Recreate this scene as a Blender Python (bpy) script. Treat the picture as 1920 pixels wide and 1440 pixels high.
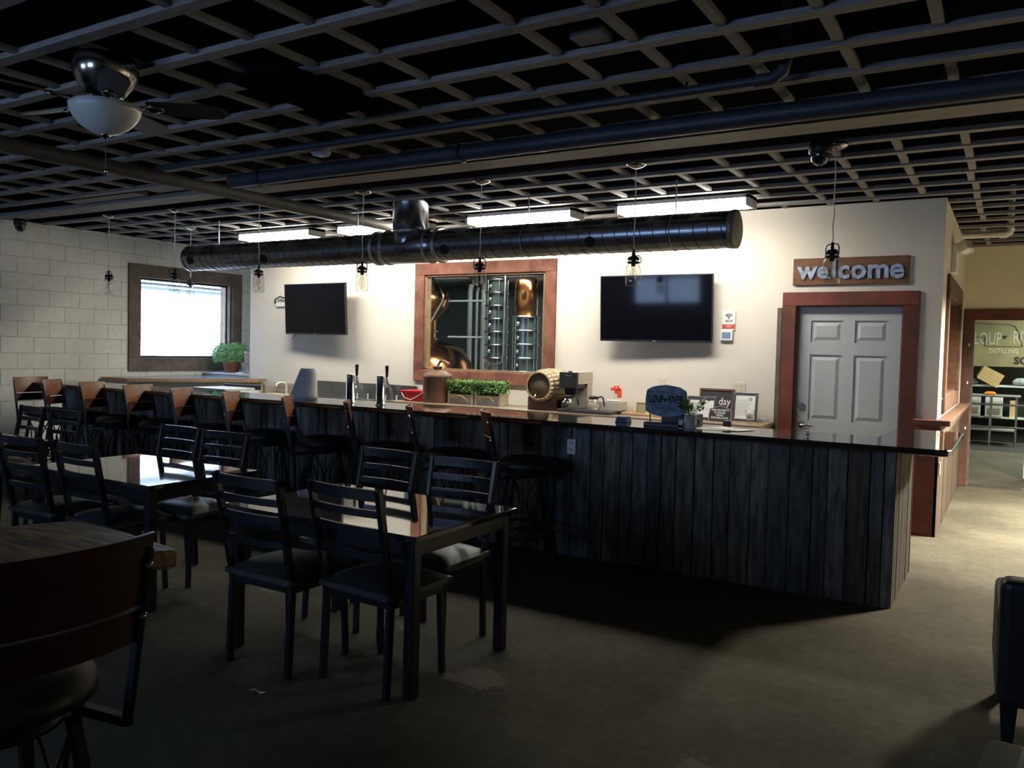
import bpy, bmesh, math, random
from mathutils import Vector, Matrix
R = math.radians
SC = bpy.context.scene
for o in list(bpy.data.objects): bpy.data.objects.remove(o)
C = SC.collection
rnd = random.Random(7)

# ------------------------------------------------------------------ camera
CH = 1.6
cd = bpy.data.cameras.new('camera'); cam = bpy.data.objects.new('camera', cd); C.objects.link(cam)
YAW, PIT, ROL = 0.54485435, 0.04206901, 0.02446116
Fw = Vector((-math.sin(YAW)*math.cos(PIT), math.cos(YAW)*math.cos(PIT), -math.sin(PIT)))
r0 = Vector((math.cos(YAW), math.sin(YAW), 0)); u0 = r0.cross(Fw)
Rt = math.cos(ROL)*r0 + math.sin(ROL)*u0; Up = -math.sin(ROL)*r0 + math.cos(ROL)*u0
M = Matrix(((Rt.x, Up.x, -Fw.x), (Rt.y, Up.y, -Fw.y), (Rt.z, Up.z, -Fw.z))).to_4x4()
M.translation = (0, 0, CH); cam.matrix_world = M
cd.sensor_width = 36; cd.lens = 1549.09/1920*36; cd.clip_start = 0.05; cd.clip_end = 200
SC.camera = cam

# ------------------------------------------------------------------ light
SC.view_settings.view_transform = 'Standard'; SC.view_settings.look = 'None'
SC.view_settings.gamma = 1; SC.view_settings.use_curve_mapping = False
SC.view_settings.exposure = 0.0
WORLD = 12.0; TUBE = 47.0; BEYOND = 190.0; CORR = 820.0; STILL = 170.0; SUN = 80.0
w = bpy.data.worlds.new('world'); SC.world = w; w.use_nodes = True
wb = w.node_tree.nodes['Background']; wb.inputs[0].default_value = (0.43, 0.63, 1.0, 1); wb.inputs[1].default_value = WORLD
try:
    SC.cycles.max_bounces = 10; SC.cycles.diffuse_bounces = 5; SC.cycles.glossy_bounces = 4
    SC.cycles.transparent_max_bounces = 24; SC.cycles.caustics_reflective = False; SC.cycles.caustics_refractive = False
    SC.cycles.sample_clamp_indirect = 4.0; SC.cycles.use_denoising = True
except Exception: pass
def portal(loc, sx, sy, rot):
    l = bpy.data.lights.new('window_portal', 'AREA'); l.shape = 'RECTANGLE'; l.size = sx; l.size_y = sy
    l.cycles.is_portal = True
    o = bpy.data.objects.new('window_portal', l); C.objects.link(o); o.location = loc; o.rotation_euler = rot
def area(name, loc, sx, sy, power, col, rot=(0, 0, 0)):
    l = bpy.data.lights.new(name, 'AREA'); l.shape = 'RECTANGLE'; l.size = sx; l.size_y = sy
    l.energy = power; l.color = col
    o = bpy.data.objects.new(name, l); C.objects.link(o); o.location = loc; o.rotation_euler = rot
    return o
sl = bpy.data.lights.new('sun', 'SUN'); sl.energy = SUN; sl.angle = R(2); sl.color = (1, .97, .92)
so_ = bpy.data.objects.new('sun', sl); C.objects.link(so_); so_.rotation_euler = Vector((-1, .12, -1.15)).to_track_quat('-Z', 'Y').to_euler()
portal((-10.66, 8.08, 1.92), 1.6, 1.2, (0, R(-90), 0))
portal((-6.8, -3.96, 2.05), 1.9, 1.5, (R(90), 0, 0))
portal((-3.3, -3.96, 2.05), 1.9, 1.5, (R(90), 0, 0))
area('corridor_light', (1.5, 9.2, 2.9), 0.25, 1.2, CORR, (1, .91, .74)).data.spread = R(142)
area('work_room_light', (1.6, 15.5, 2.95), 1.2, 1.2, BEYOND, (.95, 1, .86))
area('work_room_light', (1.6, 18.3, 2.95), 1.2, .6, BEYOND, (.95, 1, .86))
area('still_room_light', (-5.2, 9.6, 2.95), 2.4, 0.3, STILL, (.9, 1, .95))

# ------------------------------------------------------------------ materials
def lin(c):
    return tuple(((v/255)/12.92 if v/255 <= .04045 else ((v/255+.055)/1.055)**2.4) for v in c)
_mats = {}
def mat(name, col, rough=.6, metal=0., noise=0., scale=8., stretch=(1, 1, 1), bump=0., col2=None, spec=.5, coat=0., rand=0., detail=6, tint=None):
    """procedural principled material: two colours mixed by stretched noise, optional bump and per-object variation"""
    if name in _mats: return _mats[name]
    m = bpy.data.materials.new(name); m.use_nodes = True; nt = m.node_tree; N = nt.nodes; L = nt.links
    b = N['Principled BSDF']
    b.inputs['Roughness'].default_value = rough; b.inputs['Metallic'].default_value = metal
    b.inputs['Specular IOR Level'].default_value = spec
    if coat: b.inputs['Coat Weight'].default_value = coat; b.inputs['Coat Roughness'].default_value = .04
    c1 = (*col, 1); c2 = (*(col2 if col2 else tuple(v*(1-noise) for v in col)), 1)
    tc = N.new('ShaderNodeTexCoord'); mp = N.new('ShaderNodeMapping'); mp.inputs['Scale'].default_value = stretch
    nz = N.new('ShaderNodeTexNoise'); nz.inputs['Scale'].default_value = scale; nz.inputs['Detail'].default_value = detail
    nz.inputs['Roughness'].default_value = .65
    L.new(tc.outputs['Object'], mp.inputs['Vector']); L.new(mp.outputs[0], nz.inputs['Vector'])
    oi = N.new('ShaderNodeObjectInfo')
    if rand:
        ad = N.new('ShaderNodeVectorMath'); ad.operation = 'ADD'; sc = N.new('ShaderNodeVectorMath'); sc.operation = 'SCALE'
        cb = N.new('ShaderNodeCombineXYZ')
        for k in range(3): L.new(oi.outputs['Random'], cb.inputs[k])
        sc.inputs['Scale'].default_value = 37.; L.new(cb.outputs[0], sc.inputs[0])
        L.new(tc.outputs['Object'], ad.inputs[0]); L.new(sc.outputs[0], ad.inputs[1]); L.new(ad.outputs[0], mp.inputs['Vector'])
    rp = N.new('ShaderNodeValToRGB'); rp.color_ramp.elements[0].position = .36; rp.color_ramp.elements[1].position = .64
    rp.color_ramp.elements[0].color = c2; rp.color_ramp.elements[1].color = c1
    L.new(nz.outputs['Fac'], rp.inputs[0]); out = rp.outputs[0]
    if rand:
        mr = N.new('ShaderNodeMapRange'); mr.inputs[3].default_value = 1-rand; mr.inputs[4].default_value = 1+rand
        L.new(oi.outputs['Random'], mr.inputs[0])
        mx = N.new('ShaderNodeVectorMath'); mx.operation = 'SCALE'; L.new(out, mx.inputs[0]); L.new(mr.outputs[0], mx.inputs['Scale']); out = mx.outputs[0]
    if tint:      # some pieces take another hue altogether
        fr = N.new('ShaderNodeMath'); fr.operation = 'MULTIPLY'; fr.inputs[1].default_value = 7.31; L.new(oi.outputs['Random'], fr.inputs[0])
        f2 = N.new('ShaderNodeMath'); f2.operation = 'FRACT'; L.new(fr.outputs[0], f2.inputs[0])
        tm = N.new('ShaderNodeMix'); tm.data_type = 'RGBA'; L.new(f2.outputs[0], tm.inputs[0]); tm.inputs[6].default_value = (1, 1, 1, 1); tm.inputs[7].default_value = (*tint, 1)
        tu = N.new('ShaderNodeMix'); tu.data_type = 'RGBA'; tu.blend_type = 'MULTIPLY'; tu.inputs[0].default_value = 1; L.new(out, tu.inputs[6]); L.new(tm.outputs[2], tu.inputs[7]); out = tu.outputs[2]
    L.new(out, b.inputs['Base Color'])
    if bump:
        bp = N.new('ShaderNodeBump'); bp.inputs['Strength'].default_value = bump; bp.inputs['Distance'].default_value = .01
        L.new(nz.outputs['Fac'], bp.inputs['Height']); L.new(bp.outputs[0], b.inputs['Normal'])
    _mats[name] = m; return m
def glassy(name, col=(1, 1, 1), refl=.08, rough=.02):
    if name in _mats: return _mats[name]
    m = bpy.data.materials.new(name); m.use_nodes = True; N = m.node_tree.nodes; L = m.node_tree.links
    N.remove(N['Principled BSDF']); out = [n for n in N if n.type == 'OUTPUT_MATERIAL'][0]
    t = N.new('ShaderNodeBsdfTransparent'); t.inputs[0].default_value = (*col, 1)
    g = N.new('ShaderNodeBsdfGlossy'); g.inputs['Roughness'].default_value = rough
    lw = N.new('ShaderNodeLayerWeight'); lw.inputs[0].default_value = .35
    mr = N.new('ShaderNodeMapRange'); mr.inputs[3].default_value = refl; mr.inputs[4].default_value = .75
    pw = N.new('ShaderNodeMath'); pw.operation = 'POWER'; pw.inputs[1].default_value = 2.5
    L.new(lw.outputs['Facing'], pw.inputs[0]); L.new(pw.outputs[0], mr.inputs[0])
    mx = N.new('ShaderNodeMixShader'); L.new(mr.outputs[0], mx.inputs[0]); L.new(t.outputs[0], mx.inputs[1]); L.new(g.outputs[0], mx.inputs[2])
    L.new(mx.outputs[0], out.inputs[0]); _mats[name] = m; return m
def emit(name, col, s):
    if name in _mats: return _mats[name]
    m = bpy.data.materials.new(name); m.use_nodes = True; b = m.node_tree.nodes['Principled BSDF']
    b.inputs['Base Color'].default_value = (.8, .8, .8, 1); b.inputs['Emission Color'].default_value = (*col, 1); b.inputs['Emission Strength'].default_value = s
    _mats[name] = m; return m

DRY = mat('cream_paint', (.70, .65, .57), .75, noise=.04, scale=3, bump=.03)
DRYG = mat('grey_cream_paint', (.60, .57, .50), .75, noise=.05, scale=3, bump=.03)
CMU = mat('white_block_paint', (.76, .74, .66), .8, noise=.10, scale=14, bump=.25, rand=.03)
MORT = mat('mortar_paint', (.56, .55, .48), .9, noise=.5, scale=5)
JOIST = mat('ceiling_joist_paint', (.29, .275, .265), .8, noise=.3, scale=7, stretch=(1, 6, 6), bump=.15, rand=.18)
DECK = mat('ceiling_void_black', (.006, .0055, .0055), 1., noise=.3, scale=4, spec=0.)
PIPEB = mat('dark_blue_pipe_paint', (.045, .055, .07), .5, noise=.3, scale=9)
PIPEG = mat('dusty_pipe_paint', (.09, .085, .07), .6, noise=.3, scale=9)
PVC = mat('white_pvc', (.7, .68, .6), .5, noise=.05)
REDW = mat('red_barn_wood', (.19, .042, .028), .75, col2=(.075, .03, .022), scale=4, stretch=(1, 1, 1), bump=.3, rand=.2, detail=9)
BRNW = mat('brown_barn_wood', (.17, .085, .05), .8, col2=(.08, .038, .024), scale=5, bump=.3, rand=.2, detail=9)
REDL = mat('red_barn_wood_pale', (.27, .105, .062), .75, col2=(.12, .035, .022), scale=5, bump=.3, rand=.2, detail=9)
GRYW = mat('grey_barn_wood', (.16, .12, .095), .8, col2=(.085, .065, .05), scale=6, stretch=(1, 1, 1), bump=.3, rand=.1)
PLANK = mat('weathered_plank', (.22, .235, .235), .85, col2=(.065, .06, .055), scale=9, stretch=(3, 3, .45), bump=.6, rand=.35, detail=9, tint=(.85, .64, .42))
WAINS = mat('wainscot_plank', (.095, .065, .036), .85, col2=(.035, .022, .014), scale=9, stretch=(3, 3, .45), bump=.5, rand=.35, detail=9)
TOPD = mat('polished_dark_stone', (.018, .012, .01), .035, col2=(.035, .024, .018), scale=30, spec=.9, coat=.5)
TBL = mat('dark_marble_laminate', (.016, .015, .014), .045, col2=(.05, .045, .04), scale=14, spec=.8, coat=.4)
BLK = mat('black_metal', (.012, .013, .017), .42, noise=.2, scale=30, spec=.4)
CHM = mat('black_powder_coat', (.007, .008, .011), .32, noise=.2, scale=30, spec=.5)
VINYL = mat('black_vinyl', (.014, .013, .014), .5, noise=.15, scale=40, bump=.04, spec=.6)
VSEAT = mat('worn_black_vinyl', (.045, .042, .040), .38, noise=.2, scale=40, bump=.03, spec=.7)
PLY = mat('honey_stained_plywood', (.20, .075, .022), .35, col2=(.12, .04, .012), scale=7, stretch=(1, 1, 4), spec=.6)
PLYD = mat('dark_stained_plywood', (.06, .02, .012), .3, col2=(.035, .012, .008), scale=7, stretch=(1, 1, 4), spec=.5)
DOORP = mat('pale_grey_door_paint', (.50, .52, .54), .55, noise=.03, scale=3)
GALV = mat('galvanised_duct', (.30, .32, .36), .27, metal=1., noise=.25, scale=3, stretch=(1, 4, 4), bump=.02)
DUCTIN = mat('duct_inside', (.01, .01, .01), .9)
CHROME = mat('chrome', (.8, .8, .8), .16, metal=1.)
STEEL = mat('brushed_steel', (.45, .45, .44), .28, metal=1., noise=.15, scale=20)
NICK = mat('brushed_nickel', (.42, .40, .36), .18, metal=1., noise=.1, scale=20)
COPPER = mat('copper', (.62, .26, .10), .2, metal=1., noise=.35, scale=4)
TVB = mat('television_bezel', (.008, .008, .009), .35)
TVS = mat('television_screen', (.003, .003, .005), .05, spec=.22)
WHT = mat('white_plastic', (.78, .77, .72), .45, noise=.03)
IVORY = mat('ivory_plastic', (.66, .60, .46), .45, noise=.03)
PAPER = mat('paper', (.8, .79, .75), .8, noise=.04)
INK = mat('black_ink', (.012, .012, .012), .7)
WHITEINK = mat('white_paint', (.75, .75, .72), .7)
REDP = mat('red_plastic', (.62, .012, .03), .35, noise=.1)
GREEN = mat('green_leaf', (.17, .34, .05), .6, col2=(.035, .10, .015), scale=18, rand=.1)
FERN = mat('pale_fern_leaf', (.24, .48, .20), .6, col2=(.08, .22, .07), scale=18)
TERRA = mat('terracotta', (.30, .11, .06), .8, noise=.2)
OAK = mat('pale_oak', (.66, .49, .29), .5, col2=(.54, .38, .21), scale=7, stretch=(1, .3, 1))
OAKD = mat('barrel_head_oak', (.30, .20, .11), .55, col2=(.22, .14, .08), scale=7, stretch=(6, 1, 1))
WALNUT = mat('walnut_wood', (.14, .06, .03), .5, col2=(.08, .035, .02), scale=7, stretch=(1, 1, 4))
RUST = mat('rusty_copper', (.20, .095, .05), .6, col2=(.09, .045, .035), scale=5, metal=.3, bump=.15)
CTOP = mat('brown_laminate', (.30, .22, .145), .35, noise=.15, scale=10)
CREAMC = mat('cream_cabinet_paint', (.58, .52, .38), .6, noise=.05)
GLASS = glassy('window_glass', (.97, .98, .97), .05)
JAR = glassy('jar_glass', (.985, .985, .98), .06)
CONC = None
def floor_material():
    m = bpy.data.materials.new('stained_concrete'); m.use_nodes = True; nt = m.node_tree; N = nt.nodes; L = nt.links
    b = N['Principled BSDF']; b.inputs['Roughness'].default_value = .85; b.inputs['Specular IOR Level'].default_value = .10
    tc = N.new('ShaderNodeTexCoord')
    def noise(s, d, r=.6):
        n = N.new('ShaderNodeTexNoise'); n.inputs['Scale'].default_value = s; n.inputs['Detail'].default_value = d; n.inputs['Roughness'].default_value = r
        L.new(tc.outputs['Object'], n.inputs['Vector']); return n.outputs['Fac']
    def ramp(f, a, c1, e, c2):
        r = N.new('ShaderNodeValToRGB'); r.color_ramp.elements[0].position = a; r.color_ramp.elements[0].color = (*c1, 1)
        r.color_ramp.elements[1].position = e; r.color_ramp.elements[1].color = (*c2, 1); L.new(f, r.inputs[0]); return r.outputs[0]
    base = ramp(noise(.9, 8), .35, (.068, .063, .047), .65, (.122, .112, .084))
    fine = ramp(noise(14, 9, .75), .3, (.62, .60, .56), .66, (1.1, 1.1, 1.1))
    mu = N.new('ShaderNodeMix'); mu.data_type = 'RGBA'; mu.blend_type = 'MULTIPLY'; mu.inputs[0].default_value = .8
    L.new(base, mu.inputs[6]); L.new(fine, mu.inputs[7]); out = mu.outputs[2]
    # bare scraped patches of the real slab, fixed in place
    for px, py, rr in ((-2.15, 3.30, .17), (-2.9, 3.7, .12), (-3.6, 4.05, .14), (-4.05, 3.75, .1), (-1.0, 3.1, .08)):
        vm = N.new('ShaderNodeVectorMath'); vm.operation = 'DISTANCE'; vm.inputs[1].default_value = (px, py, 0); L.new(tc.outputs['Object'], vm.inputs[0])
        ad = N.new('ShaderNodeMath'); ad.operation = 'ADD'; L.new(vm.outputs['Value'], ad.inputs[0])
        nz = N.new('ShaderNodeMath'); nz.operation = 'MULTIPLY'; nz.inputs[1].default_value = .5; L.new(noise(9, 6, .8), nz.inputs[0]); L.new(nz.outputs[0], ad.inputs[1])
        fa = ramp(ad.outputs[0], rr+.2, (1, 1, 1), rr+.235, (0, 0, 0))
        mx = N.new('ShaderNodeMix'); mx.data_type = 'RGBA'; L.new(fa, mx.inputs[0]); L.new(out, mx.inputs[6]); mx.inputs[7].default_value = (.155, .14, .115, 1); out = mx.outputs[2]
    L.new(out, b.inputs['Base Color'])
    bp = N.new('ShaderNodeBump'); bp.inputs['Strength'].default_value = .25; bp.inputs['Distance'].default_value = .01
    L.new(noise(25, 8), bp.inputs['Height']); L.new(bp.outputs[0], b.inputs['Normal'])
    return m
FLOORM = floor_material()
def rustic_material():
    m = bpy.data.materials.new('live_edge_slab_wood'); m.use_nodes = True; N = m.node_tree.nodes; L = m.node_tree.links
    b = N['Principled BSDF']; b.inputs['Roughness'].default_value = .45; b.inputs['Specular IOR Level'].default_value = .3
    tc = N.new('ShaderNodeTexCoord'); mp = N.new('ShaderNodeMapping'); mp.inputs['Scale'].default_value = (1.2, 7, 1.2); mp.inputs['Rotation'].default_value = (0, 0, R(8))
    L.new(tc.outputs['Object'], mp.inputs[0])
    n = N.new('ShaderNodeTexNoise'); n.inputs['Scale'].default_value = 3.4; n.inputs['Detail'].default_value = 9; n.inputs['Distortion'].default_value = 1.2
    L.new(mp.outputs[0], n.inputs[0]); r = N.new('ShaderNodeValToRGB')
    e = r.color_ramp.elements; e[0].position = .3; e[0].color = (.03, .017, .01, 1); e[1].position = .7; e[1].color = (.46, .31, .12, 1)
    q = e.new(.48); q.color = (.24, .13, .045, 1)
    L.new(n.outputs['Fac'], r.inputs[0]); L.new(r.outputs[0], b.inputs['Base Color'])
    bp = N.new('ShaderNodeBump'); bp.inputs['Strength'].default_value = .5; bp.inputs['Distance'].default_value = .01; L.new(n.outputs['Fac'], bp.inputs['Height']); L.new(bp.outputs[0], b.inputs['Normal'])
    return m
SLAB = rustic_material()

# ------------------------------------------------------------------ mesh helpers
class MB:
    """collects shapes, then links them as ONE mesh object"""
    def __init__(s): s.v = []; s.f = []; s.sm = []
    def add(s, vs, fs, smooth=False, T=None):
        k = len(s.v)
        s.v += [tuple(T @ Vector(p)) for p in vs] if T else [tuple(p) for p in vs]
        s.f += [tuple(i+k for i in f) for f in fs]; s.sm += [smooth]*len(fs); return s
    def box(s, x0, x1, y0, y1, z0, z1, T=None):
        vs = [(x, y, z) for x in (x0, x1) for y in (y0, y1) for z in (z0, z1)]
        return s.add(vs, [(0, 1, 3, 2), (4, 6, 7, 5), (0, 4, 5, 1), (2, 3, 7, 6), (0, 2, 6, 4), (1, 5, 7, 3)], False, T)
    def bar(s, a, b, w, h, up=(0, 0, 1), taper=1.):
        a = Vector(a); b = Vector(b); d = (b-a).normalized(); up = Vector(up)
        if abs(d.dot(up)) > .98: up = Vector((0, 1, 0))
        x = d.cross(up).normalized(); y = x.cross(d).normalized()
        vs = []
        for p, k in ((a, 1.), (b, taper)):
            for i, j in ((-1, -1), (1, -1), (1, 1), (-1, 1)): vs.append(p+x*(i*w/2*k)+y*(j*h/2*k))
        return s.add(vs, [(3, 2, 1, 0), (4, 5, 6, 7), (0, 1, 5, 4), (1, 2, 6, 5), (2, 3, 7, 6), (3, 0, 4, 7)])
    def tube(s, pts, r, n=10, caps=True, closed=False):
        pts = [Vector(p) for p in pts]; m = len(pts); rs = r if isinstance(r, (list, tuple)) else [r]*m
        rings = []; prev = None
        for i, p in enumerate(pts):
            if closed: d = pts[(i+1) % m]-pts[i-1]
            else: d = pts[min(i+1, m-1)]-pts[max(i-1, 0)]
            d.normalize()
            if prev is None:
                u = Vector((0, 0, 1)) if abs(d.z) < .9 else Vector((1, 0, 0)); prev = d.cross(u).normalized()
            x = (prev-d*prev.dot(d)).normalized(); prev = x; y = d.cross(x)
            rings.append([p+(x*math.cos(2*math.pi*k/n)+y*math.sin(2*math.pi*k/n))*rs[i] for k in range(n)])
        vs = [q for g in rings for q in g]; fs = []
        for i in range(m if closed else m-1):
            j = (i+1) % m
            for k in range(n): fs.append((i*n+k, i*n+(k+1) % n, j*n+(k+1) % n, j*n+k))
        s.add(vs, fs, True)
        if caps and not closed:
            s.add(rings[0], [tuple(range(n))[::-1]]); s.add(rings[-1], [tuple(range(n))])
        return s
    def lathe(s, prof, c=(0, 0, 0), n=24, T=None, smooth=True, closed=False):
        """prof: (r, z) pairs turned about z"""
        vs = []; fs = []; m = len(prof)
        for r, z in prof:
            for k in range(n): vs.append((c[0]+r*math.cos(2*math.pi*k/n), c[1]+r*math.sin(2*math.pi*k/n), c[2]+z))
        for i in range(m-1):
            for k in range(n): fs.append((i*n+k, i*n+(k+1) % n, (i+1)*n+(k+1) % n, (i+1)*n+k))
        s.add(vs, fs, smooth, T)
        for i, fl in ((0, True), (m-1, False)):
            if prof[i][0] > 1e-4 and not closed:
                g = vs[i*n:(i+1)*n]; s.add(g, [tuple(range(n))[::-1] if fl else tuple(range(n))], False, T)
        return s
    def prism(s, poly, z0, z1, T=None):
        n = len(poly); vs = [(x, y, z0) for x, y in poly]+[(x, y, z1) for x, y in poly]
        fs = [tuple(range(n))[::-1], tuple(range(n, 2*n))]+[(i, (i+1) % n, n+(i+1) % n, n+i) for i in range(n)]
        return s.add(vs, fs, False, T)
    def grid(s, P, smooth=True):
        a = len(P); b = len(P[0]); vs = [p for r_ in P for p in r_]
        return s.add(vs, [(i*b+j, i*b+j+1, (i+1)*b+j+1, (i+1)*b+j) for i in range(a-1) for j in range(b-1)], smooth)
    def build(s, name, m, parent=None, bevel=0, seg=2, loc=None, rz=0, sub=0):
        me = bpy.data.meshes.new(name); me.from_pydata(s.v, [], s.f)
        me.polygons.foreach_set('use_smooth', s.sm); me.materials.append(m)
        bm = bmesh.new(); bm.from_mesh(me); bmesh.ops.recalc_face_normals(bm, faces=bm.faces); bm.to_mesh(me); bm.free()
        me.update(); o = bpy.data.objects.new(name, me); C.objects.link(o)
        if parent: o.parent = parent
        if loc: o.location = loc
        o.rotation_euler.z = rz
        if bevel:
            b = o.modifiers.new('bevel', 'BEVEL'); b.width = bevel; b.segments = seg; b.limit_method = 'ANGLE'; b.angle_limit = R(40)
        if sub:
            q = o.modifiers.new('subdivision', 'SUBSURF'); q.levels = sub; q.render_levels = sub
        return o
def T3(loc, rx=0, ry=0, rz=0):
    from mathutils import Euler
    return Matrix.Translation(loc) @ Euler((rx, ry, rz)).to_matrix().to_4x4()
def tag(o, label, cat, group=None, kind=None):
    o['label'] = label; o['category'] = cat
    if group: o['group'] = group
    if kind: o['kind'] = kind
    return o
def thing(name, label, cat, loc=(0, 0, 0), rz=0, group=None):
    o = bpy.data.objects.new(name, None); C.objects.link(o); o.location = loc; o.rotation_euler = (0, 0, rz)
    return tag(o, label, cat, group)
def struct(name, mb, m, parent=None, bevel=0):
    o = mb.build(name, m, parent, bevel); o['kind'] = 'structure' if parent is None else ''
    if parent is not None: del o['kind']
    return o
def sroot(name, loc=(0, 0, 0)):
    o = bpy.data.objects.new(name, None); C.objects.link(o); o.location = loc; o['kind'] = 'structure'; return o
def dup(root, loc, rz, label, group=None):
    r = root.copy(); C.objects.link(r); r.location = loc; r.rotation_euler = (0, 0, rz); r['label'] = label
    if group: r['group'] = group
    for ch in list(root.children):
        c = ch.copy(); C.objects.link(c); c.parent = r
        for g in list(ch.children):
            d = g.copy(); C.objects.link(d); d.parent = c
    return r
def inst(o, loc, parent=None, rz=None, scale=None):
    c = o.copy(); C.objects.link(c); c.location = loc
    if parent: c.parent = parent
    if rz is not None: c.rotation_euler.z = rz
    if scale: c.scale = scale
    return c
def B(*a): return MB().box(*a)
def text(body, size, m, parent, loc, rot=(R(90), 0, 0), ext=.001, sx=1., align='CENTER', bold=0., name='lettering'):
    cu = bpy.data.curves.new(name, 'FONT'); cu.body = body; cu.size = size; cu.extrude = ext; cu.offset = bold
    cu.align_x = align; cu.align_y = 'CENTER'; cu.resolution_u = 2; cu.materials.append(m)
    o = bpy.data.objects.new(name, cu); C.objects.link(o); dg = bpy.context.evaluated_depsgraph_get()
    me = bpy.data.meshes.new_from_object(o.evaluated_get(dg)); bpy.data.objects.remove(o); bpy.data.curves.remove(cu)
    me.materials.clear(); me.materials.append(m); me.name = name
    o = bpy.data.objects.new(name, me); C.objects.link(o); o.parent = parent; o.location = loc; o.rotation_euler = rot; o.scale = (sx, 1, 1)
    return o
def bulge(sx, sy, sz, n=8, p=2.6):
    """closed pillow shape: flat-ish bottom, domed top"""
    vs = []; P = []
    mb = MB()
    for top in (1, 0):
        P = []
        for i in range(n+1):
            row = []
            for j in range(n+1):
                u = -1+2*i/n; v = -1+2*j/n
                e = (1-abs(u)**p)*(1-abs(v)**p)
                row.append((sx*u, sy*v, sz*(.35+.65*max(e, 0)**.5) if top else -sz*.3*max(e, 0)**.5))
            P.append(row)
        if not top: P = [r_[::-1] for r_ in P]
        mb.grid(P)
    # rim
    rim = [(-1+2*i/n, -1) for i in range(n)]+[(1, -1+2*i/n) for i in range(n)]+[(1-2*i/n, 1) for i in range(n)]+[(-1, 1-2*i/n) for i in range(n)]
    m_ = len(rim); a = [(sx*u, sy*v, 0) for u, v in rim]; b = [(sx*u, sy*v, sz*.35) for u, v in rim]
    mb.add(a+b, [(k, (k+1) % m_, m_+(k+1) % m_, m_+k) for k in range(m_)], True)
    return mb

# ------------------------------------------------------------------ room shell
XL, XP, YW, YF, ZC = -10.6, -.57, 8.335, 12.0, 3.03
struct('floor', B(-10.8, 6.0, -4.3, 22, -.12, 0), FLOORM)
ground = struct('ground', B(-30, -10.8, -10, 30, -.3, -.1), mat('gravel', (.4, .4, .38), .9, noise=.3)); 
# left wall of painted concrete blocks
wl = sroot('wall_left', (XL, 0, 0))
WY0, WY1, WZ0, WZ1 = 7.26, 8.90, 1.33, 2.51
mb = MB()
mb.box(-.25, -.0045, -4.3, WY0, 0, 3.045); mb.box(-.25, -.0045, WY1, 9.8, 0, 3.045); mb.box(-.25, -.0045, WY0, WY1, 0, WZ0); mb.box(-.25, -.0045, WY0, WY1, WZ1, 3.045)
mb.build('backing', MORT, wl)
bl = B(-.008, 0, -.1975, .1975, -.0978, .0978).build('concrete_block', CMU, wl, bevel=.005, seg=1)
first = True; far = MB()
for r_ in range(16):
    z = .1+r_*.2
    off = .2*(r_ % 2)
    for k in range(37):
        y = -4.2+off+k*.4
        if y > 9.7: continue
        y0, y1, z0, z1 = y-.1975, y+.1975, z-.0978, z+.0978
        if z0 > 3.03: continue
        z1 = min(z1, 3.045)
        if y1 > WY0 and y0 < WY1 and z1 > WZ0 and z0 < WZ1:      # cut around the opening
            if y0 < WY0 < y1 and WY0-y0 > .05: y1 = WY0
            elif y0 < WY1 < y1 and y1-WY1 > .05: y0 = WY1
            elif z0 < WZ0 < z1: z1 = WZ0-.003
            elif z0 < WZ1 < z1: z0 = WZ1+.003
            else: continue
        if y < 5.0: far.box(-.03, rnd.uniform(-.001, .001), y0, y1, z0, z1); continue
        d = rnd.uniform(-.0015, .002)
        if first: o = bl; first = False
        else: o = bl.copy(); C.objects.link(o)
        o.location = (d, (y0+y1)/2, (z0+z1)/2); o.scale = (1, (y1-y0)/.395, (z1-z0)/.1956)
fo = far.build('concrete_block_rows', CMU, wl); fo['kind'] = 'stuff'
# other walls
struct('wall_alcove', B(-10.6, -9.54, 9.62, 9.8, 0, 3.045), DRYG)
wbk = MB()
BWX0, BWX1, BWZ0, BWZ1 = -6.36, -4.63, 1.32, 2.50   # still room window
DX0, DX1, DZ1 = -1.83, -.88, 2.09                   # door opening
wbk.box(-9.54, BWX0, YW, YW+.08, 0, 3.045); wbk.box(BWX0, BWX1, YW, YW+.08, 0, BWZ0); wbk.box(BWX0, BWX1, YW, YW+.08, BWZ1, 3.045)
wbk.box(BWX1, DX0, YW, YW+.08, 0, 3.045); wbk.box(DX0, DX1, YW, YW+.08, DZ1, 3.045); wbk.box(DX1, XP, YW, YW+.08, 0, 3.045)
struct('wall_back', wbk, DRY)
struct('wall_alcove_end', B(-9.54, -9.40, YW+.08, 9.62, 0, 3.045), DRY)
PY0, PY1, PZ0, PZ1 = 8.95, 10.9, 1.25, 2.25
wp = MB()
wp.box(XP-.14, XP, YW+.08, PY0, 0, 3.045); wp.box(XP-.14, XP, PY1, YF, 0, 3.045); wp.box(XP-.14, XP, PY0, PY1, 0, PZ0); wp.box(XP-.14, XP, PY0, PY1, PZ1, 3.045)
struct('wall_partition', wp, DRY)
wf = MB(); FD0, FD1, FZ = -.46, 1.5, 2.11
wf.box(XP, FD0, YF, YF+.14, 0, 3.045); wf.box(FD0, FD1, YF, YF+.14, FZ, 3.045); wf.box(FD1, 5, YF, YF+.14, 0, 3.045)
struct('wall_far', wf, mat('ochre_cream_paint', (.78, .71, .54), .75, noise=.04, scale=3))
struct('wall_right', B(4.6, 4.75, -4.3, YF+.14, 0, 3.045), DRYG)
wr = MB()
xs = [-10.8, -7.7, -5.9, -4.2, -2.4, 4.75]
for i in range(5):
    if i % 2 == 0: wr.box(xs[i], xs[i+1], -4.2, -4.0, 0, 3.045)
    else: wr.box(xs[i], xs[i+1], -4.2, -4.0, 0, 1.35); wr.box(xs[i], xs[i+1], -4.2, -4.0, 2.75, 3.045)
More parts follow.
